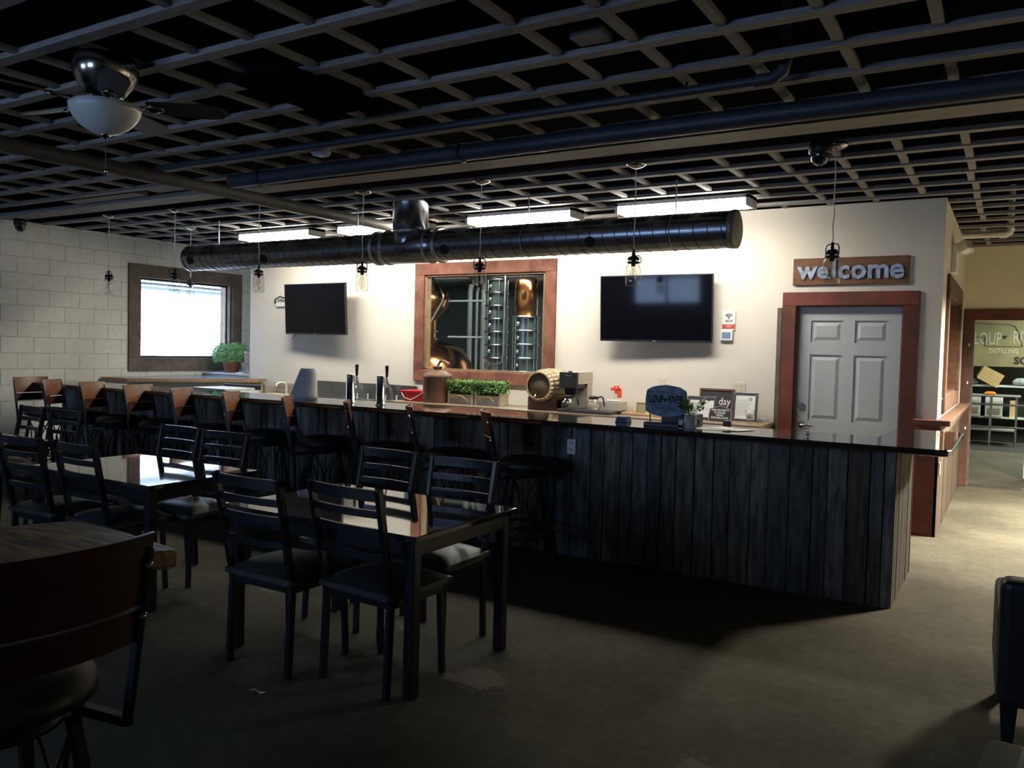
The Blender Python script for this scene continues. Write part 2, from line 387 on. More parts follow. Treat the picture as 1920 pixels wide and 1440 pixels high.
struct('wall_rear', wr, mat('rear_wall_paint', (.12, .115, .11), .8, noise=.05))
for n_, x0 in ((3, -7.7), (4, -4.2)):
    g = MB()
    for x in (x0, x0+.87, x0+1.74): g.box(x, x+.06, -4.12, -4.05, 1.35, 2.75)
    for z in (1.35, 2.02, 2.69): g.box(x0, x0+1.8, -4.12, -4.05, z, z+.06)
    o = struct('window_%d' % n_, g, GRYW)
# still room and work room shells
st = MB()
st.box(-9.40, -9.32, YW+.08, 12.6, 0, 3.045); st.box(-9.4, XP-.14, 12.5, 12.6, 0, 3.045)
struct('wall_still_room', st, mat('slate_green_paint', (.10, .135, .13), .5, noise=.2, scale=2))
bw = MB(); bw.box(-1.2, -1.1, YF+.14, 21.6, 0, 3.4); bw.box(-1.2, 5, 21.5, 21.6, 0, 3.4); bw.box(5, 5.1, YF+.14, 21.6, 0, 3.4)
struct('wall_work_room', bw, mat('work_room_paint', (.30, .32, .27), .7, noise=.3, scale=3))

# ceiling: deck, joists, blocking
ce = sroot('ceiling')
B(-10.8, 5.2, -4.3, 22, 3.55, 3.6).build('deck', DECK, ce)
vd = MB()
vd.box(-10.85, -10.6, -4.3, 9.8, 3.045, 3.55); vd.box(-10.8, 5.2, -4.2, -4.0, 3.045, 3.55); vd.box(4.6, 4.75, -4.2, 12.14, 3.045, 3.55); vd.box(-10.6, 5.1, 12.0, 12.14, 3.045, 3.55)
vd.box(-9.54, XP, YW, YW+.08, 3.045, 3.55); vd.box(XP-.14, XP, YW+.08, YF, 3.045, 3.55); vd.box(-10.6, -9.40, 9.62, 9.8, 3.045, 3.55); vd.box(-9.54, -9.40, YW+.08, 9.62, 3.045, 3.55)
vd.box(-1.2, 5.2, 21.5, 21.7, 3.0, 3.55); vd.box(-1.3, -1.1, 12.1, 21.6, 3.0, 3.55); vd.box(5., 5.2, 12.1, 21.6, 3.0, 3.55); vd.box(-9.5, -9.3, 8.4, 12.6, 3.0, 3.55); vd.box(-9.4, -.6, 12.5, 12.7, 3.0, 3.55)
vd.build('void_wall', DECK, ce)  # black bands added above the walls; the void's darkness is in their colour
ys = [2.79+.43*k for k in range(-15, 6)]+[5.93+.43*k for k in range(14)]+[11.93]
JX0, JX1 = -10.58, 4.6
for y in ys:
    jo = B(-(JX1-JX0)/2, (JX1-JX0)/2, -.036, .036, 0, .03).build('joist', JOIST, ce, loc=((JX0+JX1)/2, y+rnd.uniform(-.008, .008), ZC+rnd.uniform(-.004, .004)))
    jo.rotation_euler.z = rnd.uniform(-.0008, .0008)
def seen(p):
    d = Vector(p)-Vector((0, 0, CH)); wv = d.dot(Fw)
    if wv < .5: return None
    x = 960+1549*d.dot(Rt)/wv; y = 720-1549*d.dot(Up)/wv
    return wv if (-60 < x < 1980 and -60 < y < 1500) else None
blocks = []
for i in range(len(ys)-1):
    ya, yb = sorted(ys)[i], sorted(ys)[i+1]
    for k in range(36):
        x = -.34-.405*(k-11)
        if not (-10.5 < x < 4.5): continue
        if yb-ya > .6: continue
        if rnd.random() < .05: continue
        x += rnd.uniform(-.015, .015)
        if -.75 < x < -.52 and ya > 8: continue
        blocks.append((x, (ya+yb)/2, yb-ya-.08))
vis = sorted([b for b in blocks if seen((b[0], b[1], ZC))], key=lambda b: seen((b[0], b[1], ZC)))
near = set(vis[:298]); bo = None; rest = MB()
for b in blocks:
    if b in near:
        if bo is None: bo = B(-.024, .024, -.5, .5, 0, .025).build('blocking', JOIST, ce); o = bo
        else: o = bo.copy(); C.objects.link(o)
        o.location = (b[0], b[1], ZC+.010); o.scale = (1, b[2], 1)
    else: rest.box(b[0]-.025, b[0]+.025, b[1]-b[2]/2, b[1]+b[2]/2, ZC+.010, ZC+.035)
ro = rest.build('blocking_rows', JOIST, ce); ro['kind'] = 'stuff'
# flat flange plank beam
B(JX0, JX1, 5.30, 5.55, ZC-.005, ZC+.04).build('wide_beam', JOIST, ce)
B(-3.68, -3.22, 3.02, 3.78, ZC-.03, ZC-.005).build('cover_panel', DECK, ce)
for (x, y, sx, sy) in ((-1.75, 3.52, .16, .12), (-5.25, 3.3, .18, .1), (-1.55, 2.95, .2, .14), (-8.1, 5.15, 1.2, .16), (-7.0, 5.1, .5, .16)):
    B(-sx/2, sx/2, -sy/2, sy/2, 0, .04).build('cover_plate', mat('dusty_tile', (.22, .22, .21), .8, noise=.2), ce, loc=(x, y, ZC+.02))
# baseboard-like sill beneath far door
struct('trim_threshold', B(FD0, FD1, YF-.01, YF+.15, 0, .012), STEEL)

# ------------------------------------------------------------------ windows, doors, trim
def frame_boards(root, x0, x1, z0, z1, wd, y, th, m, mtop=None, legs_to=None, name='trim_board'):
    """four boards round an opening on a plane facing -y (local)"""
    B(x0-wd, x1+wd, y-th, y, z1, z1+wd).build(name, mtop or m, root, bevel=.004, seg=1)
    B(x0-wd, x0, y-th, y, z0 if legs_to is None else legs_to, z1).build(name, m, root, bevel=.004, seg=1)
    B(x1, x1+wd, y-th, y, z0 if legs_to is None else legs_to, z1).build(name, m, root, bevel=.004, seg=1)
    if legs_to is None: B(x0-wd, x1+wd, y-th, y, z0-wd, z0).build(name, m, root, bevel=.004, seg=1)
# window_1 in the block wall (built facing -y, turned to face +x)
w1 = sroot('window_1', (XL, 0, 0)); w1.rotation_euler.z = R(90)
# local x = world y ; local -y = world +x
a0, a1, b0, b1 = WY0+.02, WY1-.02, WZ0+.02, WZ1-.02
frame_boards(w1, a0, a1, b0, b1, .185, 0, .035, GRYW)
g = MB()
for (p, q, r_, s_) in ((WY0, a0+.03, WZ0, WZ1), (a1-.05, WY1, WZ0, WZ1), (WY0, WY1, WZ0, b0+.03), (WY0, WY1, b1-.03, WZ1)): g.box(p, q, .07, .13, r_, s_)
g.build('sash', BLK, w1, bevel=.004, seg=1)
g = MB(); g.box(a1-.03, a1, 0, .22, b0, b1); g.box(a0, a0+.02, 0, .22, b0, b1); g.box(a0, a1, 0, .22, b0-.02, b0); g.box(a0, a1, 0, .22, b1, b1+.02); g.build('reveal', GRYW, w1)
B(a0+.02, a1-.04, .09, .094, b0+.02, b1-.02).build('pane', GLASS, w1)
# window_2 into the still room
w2 = sroot('window_2', (0, YW, 0))
frame_boards(w2, BWX0, BWX1, BWZ0, BWZ1, .145, 0, .03, REDL)
g = MB(); g.box(BWX0, BWX0+.03, 0, .09, BWZ0, BWZ1); g.box(BWX1-.03, BWX1, 0, .09, BWZ0, BWZ1); g.box(BWX0, BWX1, 0, .09, BWZ0, BWZ0+.02); g.box(BWX0, BWX1, 0, .09, BWZ1-.02, BWZ1)
g.build('jamb', mat('tan_jamb_wood', (.28, .17, .08), .6, noise=.3), w2)
B(BWX0+.03, BWX1-.03, .075, .08, BWZ0+.02, BWZ1-.02).build('pane', GLASS, w2)
# partition window facing +x
w5 = sroot('window_5', (XP, 0, 0)); w5.rotation_euler.z = R(90)
frame_boards(w5, PY0, PY1, PZ0, PZ1, .16, 0, .03, BRNW, BRNW)
g = MB(); g.box(PY0, PY0+.03, 0, .14, PZ0, PZ1); g.box(PY1-.03, PY1, 0, .14, PZ0, PZ1); g.box(PY0, PY1, 0, .14, PZ0, PZ0+.03); g.box(PY0, PY1, 0, .14, PZ1-.03, PZ1); g.build('jamb', WALNUT, w5)
B(PY0+.03, PY1-.03, .08, .085, PZ0+.03, PZ1-.03).build('pane', GLASS, w5)
# door_1: pale grey six panel door
d1 = sroot('door_1', (0, YW, 0))
dw = DX1-DX0
mb = MB(); mb.box(DX0+.01, DX1-.01, .075, .11, .01, DZ1-.01)
xs_ = [DX0+.01, DX0+.13, DX0+.42, DX0+.53, DX0+.82, DX1-.01]
zs_ = [.01, .24, .80, .98, 1.62, 1.74, 1.95, DZ1-.01]
for i in (0, 2, 4): mb.box(xs_[i], xs_[i+1], .06, .075, .01, DZ1-.01)
for i in (0, 2, 4, 6):
    for k in (1, 3): mb.box(xs_[k], xs_[k+1], .06, .075, zs_[i], zs_[i+1])
mb.build('leaf', DOORP, d1)
for i in (1, 3, 5):
    for k in (1, 3):
        x0, x1, z0, z1 = xs_[k]+.022, xs_[k+1]-.022, zs_[i]+.022, zs_[i+1]-.022
        p = MB(); e = .03
        p.add([(x0, .075, z0), (x1, .075, z0), (x1, .075, z1), (x0, .075, z1), (x0+e, .062, z0+e), (x1-e, .062, z0+e), (x1-e, .062, z1-e), (x0+e, .062, z1-e)],
              [(4, 5, 6, 7), (0, 1, 5, 4), (1, 2, 6, 5), (2, 3, 7, 6), (3, 0, 4, 7)])
        p.build('raised_panel', DOORP, d1)
frame_boards(d1, DX0, DX1, 0, DZ1, .13, 0, .03, REDW, REDW, legs_to=0)
B(DX0-.175, DX0-.125, -.034, 0, .0, 2.07).build('grey_batten', GRYW, d1, bevel=.006, seg=1)
g = MB(); g.box(DX0, DX0+.012, 0, .14, 0, DZ1); g.box(DX1-.012, DX1, 0, .14, 0, DZ1); g.box(DX0, DX1, 0, .14, DZ1-.012, DZ1); g.build('jamb', WALNUT, d1)
g = MB(); g.lathe([(0, -.012), (.03, -.012), (.034, 0), (.034, .006)], T=T3((DX0+.075, .054, 1.11), rx=R(90)))
g.build('deadbolt', NICK, d1)
g = MB(); g.lathe([(.032, .0), (.03, .012), (.012, .02), (.012, .05), (.0, .05)], T=T3((DX0+.075, .06, .93), rx=R(90)))
g.tube([(DX0+.075, .012, .93), (DX0+.11, .01, .932), (DX0+.15, .012, .925), (DX0+.185, .018, .92)], [.009, .009, .008, .006])
g.build('door_handle', NICK, d1)
# far doorway casing
d2 = sroot('door_2', (0, YF, 0))
B(XP+.01, 1.65, -.03, 0, FZ, FZ+.135).build('header_board', REDW, d2, bevel=.004, seg=1)
B(XP+.01, FD0, -.03, 0, 0, FZ).build('jamb_board', mat('brown_red_barn_wood', (.11, .045, .028), .7, col2=(.055, .026, .018), scale=5, bump=.2), d2, bevel=.004, seg=1)
B(FD0, FD0+.02, 0, .16, 0, FZ).build('jamb', GRYW, d2)
for z in (.72, 1.30, 1.78): B(-.5, -.485, -.04, -.03, z, z+.035).build('hinge_plate', WHT, d2)
B(FD1, FD1+.15, -.03, 0, 0, FZ).build('jamb_board', REDW, d2)
# pale blue door swung open into the work room
op = thing('open_door', 'pale blue metal door edge standing open past the far doorway', 'door', (.17, 13.1, 0), R(8))
B(0, .9, 0, .045, .02, 1.98).build('leaf', mat('pale_blue_door_paint', (.42, .52, .53), .5, noise=.05), op, bevel=.003)
g = MB().tube([(.06, -.05, 1.0), (.16, -.05, 1.0)], .01); g.tube([(.06, -.05, 1.0), (.06, 0, 1.0)], .012); g.build('door_handle', NICK, op)

# corner cladding: dark red boards to the right of the door, ledge, wainscot
cl = sroot('trim_1')
B(-.75, XP+.03, YW-.035, YW, 0, 1.02).build('corner_board', REDW, cl, bevel=.004, seg=1)
y = YW-.035
while y < YF-.1:
    wd = rnd.uniform(.10, .17); y1 = min(y+wd, YF-.035)
    B(0, .028+rnd.uniform(0, .006), 0, y1-y-.006, 0, .97).build('plank', WAINS, cl, loc=(XP, y, 0), bevel=.003, seg=1); y = y1
B(XP, XP+.036, YW-.04, YF-.03, .88, 1.02).build('apron_board', GRYW, cl, bevel=.003, seg=1)
B(XP, XP+.115, YW-.06, YF-.03, 1.02, 1.06).build('sill_board', BRNW, cl, bevel=.005, seg=1)
B(-.75, XP+.115, YW-.115, YW-.06, 1.01, 1.06).build('sill_board', REDW, cl, bevel=.005, seg=1)
B(-.75, XP, YW-.06, YW, 1.02, 1.06).build('sill_board', REDW, cl)

# ------------------------------------------------------------------ bar
BX0, BX1, BY = -9.85, -.61, 5.73
bar = thing('bar_counter', 'long bar clad in weathered vertical barn planks', 'bar', (0, 0, 0))
mb = MB(); mb.box(BX0+.02, BX1-.03, BY+.03, 6.05, .02, 1.02); mb.box(-.72, BX1-.03, 6.05, 6.80, .02, 1.02)
mb.box(-1.2, -.72, 6.05, 6.1, .02, 1.02)
mb.build('carcass', mat('dark_ply', (.06, .05, .045), .8), bar)
x = BX0
while x < BX1-.01:
    wd = rnd.choice([.085, .10, .115, .14, .16])*rnd.uniform(.92, 1.08); x1 = min(x+wd, BX1)
    if BX1-x1 < .05: x1 = BX1
    d = rnd.uniform(0, .009)
    t_ = [rnd.uniform(-.002, .002) for _ in range(4)]
    h = 1.025; n = MB()
    a, b = 0.003, x1-x-.004
    n.add([(a+t_[0], -d, 0), (b+t_[1], -d, 0), (b+t_[1], .03, 0), (a+t_[0], .03, 0), (a+t_[2], -d, h), (b+t_[3], -d, h), (b+t_[3], .03, h), (a+t_[2], .03, h)],
          [(3, 2, 1, 0), (4, 5, 6, 7), (0, 1, 5, 4), (1, 2, 6, 5), (2, 3, 7, 6), (3, 0, 4, 7)])
    n.build('plank', PLANK, bar, bevel=.003, seg=1, loc=(x, BY, 0)); x = x1
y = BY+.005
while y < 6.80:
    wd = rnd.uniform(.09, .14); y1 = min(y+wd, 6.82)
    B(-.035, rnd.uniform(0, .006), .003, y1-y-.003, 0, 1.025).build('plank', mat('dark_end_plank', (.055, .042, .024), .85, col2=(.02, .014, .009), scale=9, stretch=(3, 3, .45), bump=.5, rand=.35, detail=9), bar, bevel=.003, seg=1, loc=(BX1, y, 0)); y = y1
ct = MB(); ct.prism([(-10.05, 5.43), (-.34, 5.43), (-.305, 5.45), (-.29, 5.49), (-.29, 6.86), (-.33, 6.91), (-.75, 6.91), (-.77, 6.08), (-10.05, 6.08)], 1.03, 1.07)
top = ct.build('bar_countertop', TOPD, bevel=.012, seg=3)
tag(top, 'long glossy dark stone countertop running along the plank bar', 'countertop')
def outlet(name, loc, rz, label, wd=.075, h=.118, m=WHT, n=1, group=None, cat='outlet'):
    o = thing(name, label, cat, loc, rz, group)
    B(-wd/2, wd/2, -.007, 0, -h/2, h/2).build('cover_plate', m, o, bevel=.003)
    for i in range(n):
        cx = (i-(n-1)/2)*.046
        for z in (-.024, .024):
            g = MB().box(cx-.016, cx+.016, -.010, -.006, z-.014, z+.014); g.box(cx-.008, cx-.005, -.0105, -.009, z-.004, z+.006); g.build('socket', IVORY, o, bevel=.003)
            q = MB(); q.box(cx-.008, cx-.005, -.0108, -.0099, z-.003, z+.007); q.box(cx+.004, cx+.007, -.0108, -.0099, z-.003, z+.007); q.build('slot', INK, o)
    return o
outlet('wall_outlet', (-2.91, BY-.012, .855), 0, 'white duplex outlet on the bar front right of the last stool')
outlet('wall_outlet', (-8.56, BY-.012, .91), 0, 'white outlet on the far left of the bar front', h=.13)
outlet('wall_outlet', (-2.36, YW, 1.262), 0, 'wide ivory double outlet on the wall above the framed certificates', wd=.125, m=IVORY, n=2)
outlet('wall_outlet', (-3.19, YW, 1.27), 0, 'small ivory outlet on the wall below the right television', m=IVORY)
outlet('wall_outlet', (XP+.036, 8.35, .62), R(90), 'ivory outlet on the wainscot planks at the corner', m=IVORY)
sw = thing('switch_plate', 'ivory three toggle switch plate on the side wall by its window', 'switch', (XP, 8.55, 1.23), R(90))
B(-.085, .085, -.006, 0, -.058, .058).build('cover_plate', IVORY, sw, bevel=.003)
for k in (-1, 0, 1): MB().bar((k*.046, -.006, .0), (k*.046, -.02, .012), .009, .012).build('toggle', IVORY, sw)

# ------------------------------------------------------------------ ladder back chairs
def ladder_chair(name, label, group):
    t = thing(name, label, 'chair', (0, 0, 0), 0, group)      # faces +y, origin under the seat centre
    W, D = .205, .20
    for s in (-1, 1):
        MB().bar((s*W*.96, D-.02, .43), (s*W, D, 0), .028, .028, (0, 1, 0)).build('leg', CHM, t, bevel=.004)
        m_ = MB(); m_.bar((s*W, -D, 0), (s*W, -D+.02, .44), .026, .036, (0, 1, 0)); m_.bar((s*W, -D+.02, .43), (s*(W+.012), -D-.085, .97), .026, .036, (0, 1, 0))
        m_.build('leg', CHM, t, bevel=.004)
    fr = MB(); z = .425
    fr.bar((-W, D-.02, z), (W, D-.02, z), .022, .035); fr.bar((-W, -D+.02, z), (W, -D+.02, z), .022, .035)
    fr.bar((-W, -D+.02, z), (-W, D-.02, z), .022, .035); fr.bar((W, -D+.02, z), (W, D-.02, z), .022, .035)
    fr.build('seat_frame', CHM, t, bevel=.003)
    o = bulge(.232, .222, .072).build('seat', VSEAT, t); o.location = (0, .01, .452)
    for k, (zc, hh) in enumerate(((.938, .052), (.852, .034), (.768, .034), (.645, .034))):
        yb = -D+.02-.105*(zc-.43)/.54
        m_ = MB(); P = []; n = 8
        for i in range(n+1):
            u = -1+2*i/n; P.append((u*(W+.004), yb-.022*(1-u*u)))
        for a, b in ((-hh/2, hh/2),):
            vs = [(x, y+dy, zc+dz-(0)) for dy, dz in ((-.008, a), (.008, a), (.008, b), (-.008, b)) for x, y in P]
            q = n+1; fs = []
            for r_ in range(4):
                r2 = (r_+1) % 4
                for i in range(n): fs.append((r_*q+i, r_*q+i+1, r2*q+i+1, r2*q+i))
            m_.add(vs, fs)
        m_.build('slat', CHM, t)
    return t
CG = 'black ladder back dining chairs'
ch0 = ladder_chair('dining_chair', 'black ladder back chair nearest the camera, right one before the nearer table', CG)
ch0.location = (-2.56, 3.08, 0); ch0.rotation_euler.z = R(-3)
for (x, y, rz, lab) in (
    (-3.10, 2.98, 0, 'black ladder back chair, near side of the right marble table, left of the nearest chair'),
    (-3.27, 3.66, 178, 'blue-lit ladder back chair, far side of the right marble table, left of the pair'),
    (-2.67, 3.62, 181, 'black ladder back chair, far side of the right marble table, nearest the bar outlet'),
    (-5.30, 3.70, 179, 'black ladder back chair, far side of the window-lit table, seen against its white reflection'),
    (-4.74, 3.66, 182, 'black ladder back chair, far side of the window-lit table, at its right corner'),
    (-4.84, 3.18, -2, 'black ladder back chair, near side of the window-lit table, in front of its cream reflection'),
    (-5.45, 3.16, 3, 'black ladder back chair, near side of the window-lit table, at its left corner'),
    (-7.71, 3.92, 176, 'black ladder back chair at the far left table, its back against the block wall'),
    (-7.14, 3.92, 181, 'black ladder back chair at the far left table, overlapping the left end bar stool'),
    (-7.60, 3.10, 2, 'black ladder back chair, near side of the far left table at the frame edge'),
    (-7.00, 3.12, -1, 'black ladder back chair, near side of the far left table, right one')):
    dup(ch0, (x, y, 0), R(rz), lab)
def dining_table(label, x0, x1, y0, y1, mesh=None):
    t = thing('dining_table', label, 'table', ((x0+x1)/2, (y0+y1)/2, 0), 0, 'four seat dining tables')
    hx, hy = (x1-x0)/2, (y1-y0)/2
    B(-hx, hx, -hy, hy, .728, .756).build('tabletop', TBL, t, bevel=.004)
    g = MB(); a = .03
    for (p, q, r_, s_) in ((-hx+a, hx-a, -hy+a, -hy+a+.03), (-hx+a, hx-a, hy-a-.03, hy-a), (-hx+a, -hx+a+.03, -hy+a, hy-a), (hx-a-.03, hx-a, -hy+a, hy-a)): g.box(p, q, r_, s_, .655, .728)
    g.build('apron', CHM, t, bevel=.003)
    for sx in (-1, 1):
        for sy in (-1, 1):
            cx, cy = sx*(hx-a-.025), sy*(hy-a-.025)
            B(cx-.027, cx+.027, cy-.027, cy+.027, 0, .73).build('leg', CHM, t, bevel=.004)
    return t
dining_table('black table with glossy marble top reflecting the cream wall, nearer the camera', -3.50, -2.23, 2.89, 3.76)
dining_table('black table with glossy top mirroring the bright window, middle of the room', -5.54, -4.25, 2.98, 3.80)
dining_table('black table at the far left, half hidden behind dark chairs', -8.05, -6.75, 3.05, 3.85)

# ------------------------------------------------------------------ bar stools
def curved_panel(w_, z0, z1, y, bend, th=.012, lean=0., cut=.0, n=10, zn=3):
    """bent plywood panel, concave towards +y"""
    m_ = MB(); F = []; K = []
    for j in range(zn+1):
        v = j/zn; z = z0+(z1-z0)*v; rf = []; rk = []
        ww = w_*(1-cut*(1-v))
        for i in range(n+1):
            u = -1+2*i/n; yy = y-lean*(z-z0)-bend*(1-u*u)
            rf.append((u*ww, yy+th/2, z)); rk.append((u*ww, yy-th/2, z))
        F.append(rf); K.append(rk[::-1])
    m_.grid(F); m_.grid(K)
    for a in range(zn):
        for i, k in ((0, n), (n, 0)): m_.add([F[a][i], F[a+1][i], K[a+1][k], K[a][k]], [(0, 1, 2, 3)])
    for i in range(n):
        for a in (0, zn): m_.add([F[a][i], F[a][i+1], K[a][n-i-1], K[a][n-i]], [(0, 1, 2, 3)])
    return m_
def stool(label, group, ply=PLY):
    t = thing('bar_stool', label, 'stool', (0, 0, 0), 0, group)   # faces +y
    prof = [(.0, .795), (.12, .792), (.18, .78), (.218, .758), (.228, .735), (.222, .71), (.20, .70), (0, .70)]
    MB().lathe(prof, n=28).build('seat', VINYL, t)
    g = MB().lathe([(.0, .705), (.17, .705), (.17, .685), (.12, .68), (.12, .665), (.15, .66), (.15, .645), (0, .645)], n=24); g.build('swivel_plate', BLK, t)
    for sx in (-1, 1):
        for sy in (-1, 1):
            MB().bar((sx*.12, sy*.12, .655), (sx*.205, sy*.205, 0), .03, .03).build('leg', BLK, t, bevel=.003)
            # bowed brace between neighbouring legs
    g = MB()
    for k in range(4):
        a = k*math.pi/2; c_, s_ = math.cos(a), math.sin(a)
        for sg in (-1, 1):
            pts = []
            for i in range(9):
                v = i/8; z = .64-.50*v; q = .125+.06*(1-z/.68)
                u = sg*(q-.16*math.sin(math.pi*min(v*1.0, 1))*.75) ; d = .12+.085*(1-z/.68)
                pts.append((c_*u-s_*(-d), s_*u+c_*(-d), z))
            g.tube(pts, .007, n=6)
    g.build('brace', BLK, t)
    for z, rr in ((.27, .19), (.20, .195)):
        MB().tube([(rr*math.cos(2*math.pi*k/24)*1.0, rr*math.sin(2*math.pi*k/24), z) for k in range(24)], .009, n=8, closed=True).build('foot_ring', BLK, t)
    for sx in (-1, 1):
        m_ = MB(); m_.bar((sx*.15, -.05, .655), (sx*.19, -.25, .65), .028, .024); m_.bar((sx*.19, -.24, .64), (sx*.19, -.325, 1.10), .016, .028, (0, 1, 0))
        m_.build('back_post', BLK, t, bevel=.003)
    curved_panel(.205, .955, 1.135, -.290, .038, lean=.19, cut=.06).build('backrest', ply, t)
    curved_panel(.20, .862, .946, -.272, .038, lean=.19).build('lower_back_rail', PLYD, t)
    for sx in (-1, 1):
        for z in (1.06, .93): MB().lathe([(0, .012), (.009, .010), (.011, .0)], T=T3((sx*.185, -.338+.18*(1.10-z), z), rx=R(90)), n=8).build('bolt', CHROME, t)
    return t
SG = 'bar stools along the bar'
spots = [(-9.62, 5.405, 0, 'bar stool at the far left end of the bar, honey plywood back facing us'),
 (-8.93, 5.405, 32, 'bar stool second from the left end, slim back against the block wall'),
 (-8.22, 5.405, 22, 'bar stool third from the left end, orange plywood back beside the left bar outlet'),
 (-7.48, 5.405, 12, 'bar stool fourth from the left, the widest orange plywood back along the bar'),
 (-6.72, 5.41, 24, 'bar stool fifth from the left, reddish back below the plant window'),
 (-5.98, 5.41, 28, 'bar stool sixth from the left along the bar, below the ice maker lid'),
 (-5.22, 5.405, 34, 'bar stool seventh from the left, in front of the grey paper cone'),
 (-4.50, 5.405, 40, 'bar stool eighth from the left, edge-on back in front of the beer taps'),
 (-3.84, 5.405, 40, 'bar stool next to last towards the right, below the wooden planters'),
 (-3.12, 5.405, 40, 'last bar stool on the right, beside the bare plank front')]
s0 = None
for i, (x, y, a, lab) in enumerate(spots):
    rz = R(a-90)
    if s0 is None: s0 = stool(lab, SG); s0.location = (x, y, 0); s0.rotation_euler.z = rz
    else: dup(s0, (x, y, 0), rz, lab)
# foreground pub table and its stool
pt = thing('pub_table', 'tall rustic pub table with live edge wood slab in the left foreground', 'table', (-2.32, 1.15, 0), 0)
pts_ = [(-.62, -.62), (.02, -.62), (.14, -.3), (.26, -.02), (.36, .17), (.41, .28), (.36, .30), (.1, .335), (-.10, .34), (-.17, .33), (-.24, .15), (-.34, -.1)]
MB().prism(pts_, .985, 1.035).build('tabletop', SLAB, pt, bevel=.012, seg=2)
B(-.25, .05, -.45, .12, .93, .985).build('apron', BLK, pt)
B(-.17, -.05, -.20, -.08, .04, .93).build('pedestal', BLK, pt, bevel=.005)
g = MB(); g.box(-.26, .34, -.18, -.10, 0, .04); g.box(-.15, -.07, -.44, .16, 0, .04); g.build('foot', BLK, pt, bevel=.005)
fs = stool('bar stool with dark curved wooden back in the left foreground, at the rustic table', None, PLYD)
fs.location = (-2.10, 1.06, 0); fs.rotation_euler.z = R(89)
s2 = dup(fs, (-2.15, .42, 0), R(84), 'second foreground bar stool, mostly beyond the left frame edge')
for k in ('group',):
    if k in fs: del fs[k]

# ------------------------------------------------------------------ upholstered chairs at the right edge
def armchair(label, loc, rz):
    t = thing('armchair', label, 'armchair', loc, rz)
    B(.11, .60, 0, .60, .2, .44).build('seat', VINYL, t, bevel=.04, seg=3)
    for x0 in (0, .60): B(x0, x0+.12, .06, .66, .19, .56).build('arm', VINYL, t, bevel=.03, seg=3)
    m_ = MB(); m_.add([(0, -.10, .19), (.72, -.10, .19), (.72, .10, .19), (0, .10, .19), (0, -.15, .725), (.72, -.15, .725), (.72, -.02, .725), (0, -.02, .725)],
      [(3, 2, 1, 0), (4, 5, 6, 7), (0, 1, 5, 4), (1, 2, 6, 5), (2, 3, 7, 6), (3, 0, 4, 7)])
    m_.build('backrest', VINYL, t, bevel=.035, seg=3)
    for x in (.05, .67):
        for y in (-.04, .6): MB().bar((x, y, .2), (x, y, 0), .065, .065, (0, 1, 0), .6).build('leg', BLK, t, bevel=.003)
    return t
armchair('black upholstered armchair standing at the right edge on the concrete floor', (-.01, 3.98, 0), R(2))
armchair('black armchair back just showing in the bottom right corner', (-.09, 1.98, 0), R(-6))

# ------------------------------------------------------------------ ceiling lights, duct, pipes
LENS = emit('fluorescent_lens', (1, .955, .84), TUBE)
LH = mat('white_fixture_metal', (.7, .69, .66), .5, noise=.03)
for i, (x0, lab) in enumerate(((-8.60, 'glowing fluorescent wrap light at the left end above the duct'), (-6.90, 'glowing fluorescent wrap light just left of the duct riser'),
                               (-5.05, 'glowing fluorescent wrap light just right of the duct riser'), (-3.32, 'glowing fluorescent wrap light nearest the welcome sign'))):
    t = thing('ceiling_light', lab, 'light', (x0, 7.42, 2.92), 0, 'fluorescent lights over the back bar')
    Lx = 1.25
    prof = [(-.11, .0), (-.125, .04), (-.125, .062), (.125, .062), (.125, .04), (.11, 0)]
    m_ = MB(); n = len(prof)
    m_.add([(.03, y, z) for y, z in prof]+[(Lx, y, z) for y, z in prof], [(k, (k+1) % n, n+(k+1) % n, n+k) for k in range(n)]+[tuple(range(n)), tuple(range(n, 2*n))])
    m_.build('diffuser', LENS, t)
    for x in (0, Lx): B(x, x+.03, -.13, .13, -.004, .09).build('end_cap', LH, t)
    B(0, Lx+.03, -.13, .13, .062, .095).build('housing', LH, t)
    for x in (.25, Lx-.25): MB().tube([(x, 0, .10), (x, 0, .14)], .006).build('hanger', STEEL, t)
# duct
du = thing('spiral_duct', 'large dark galvanised spiral duct hanging along the back bar', 'duct', (0, 6.62, 2.607)); du.scale = (.9457,)*3
DR = .158
def seg(x0, x1, nm='duct_run'):
    """tube along x with raised spiral seam every 0.12 m"""
    m_ = MB(); pts = []; n = 40
    m_.add([(x, DR*math.cos(2*math.pi*k/n), DR*math.sin(2*math.pi*k/n)) for x in (x0, x1) for k in range(n)], [(k, (k+1) % n, n+(k+1) % n, n+k) for k in range(n)], True)
    o = m_.build(nm, GALV, du)
    s_ = MB(); turns = int((x1-x0)/.12); P = []
    for i in range(turns*24+1):
        a = 2*math.pi*i/24; x = x0+.02+(x1-x0-.04)*i/(turns*24); P.append((x, DR*math.cos(a), DR*math.sin(a)))
    s_.tube(P, .0045, n=4); s_.build('spiral_seam', mat('duct_seam', (.05, .05, .06), .5, metal=.5), o)
seg(-9.10, -5.98); seg(-5.14, -2.06)
def lathx(prof, x): # lathe turned to the x axis
    return MB().lathe(prof, n=40, T=T3((x, 0, 0), ry=R(90)))
lathx([(DR+.008, -.42), (DR+.012, -.41), (DR+.006, -.36), (DR+.012, -.33), (DR+.02, -.31), (DR+.02, .31), (DR+.012, .33), (DR+.006, .36), (DR+.012, .41), (DR+.008, .42)], -5.56).build('tee_fitting', GALV, du)
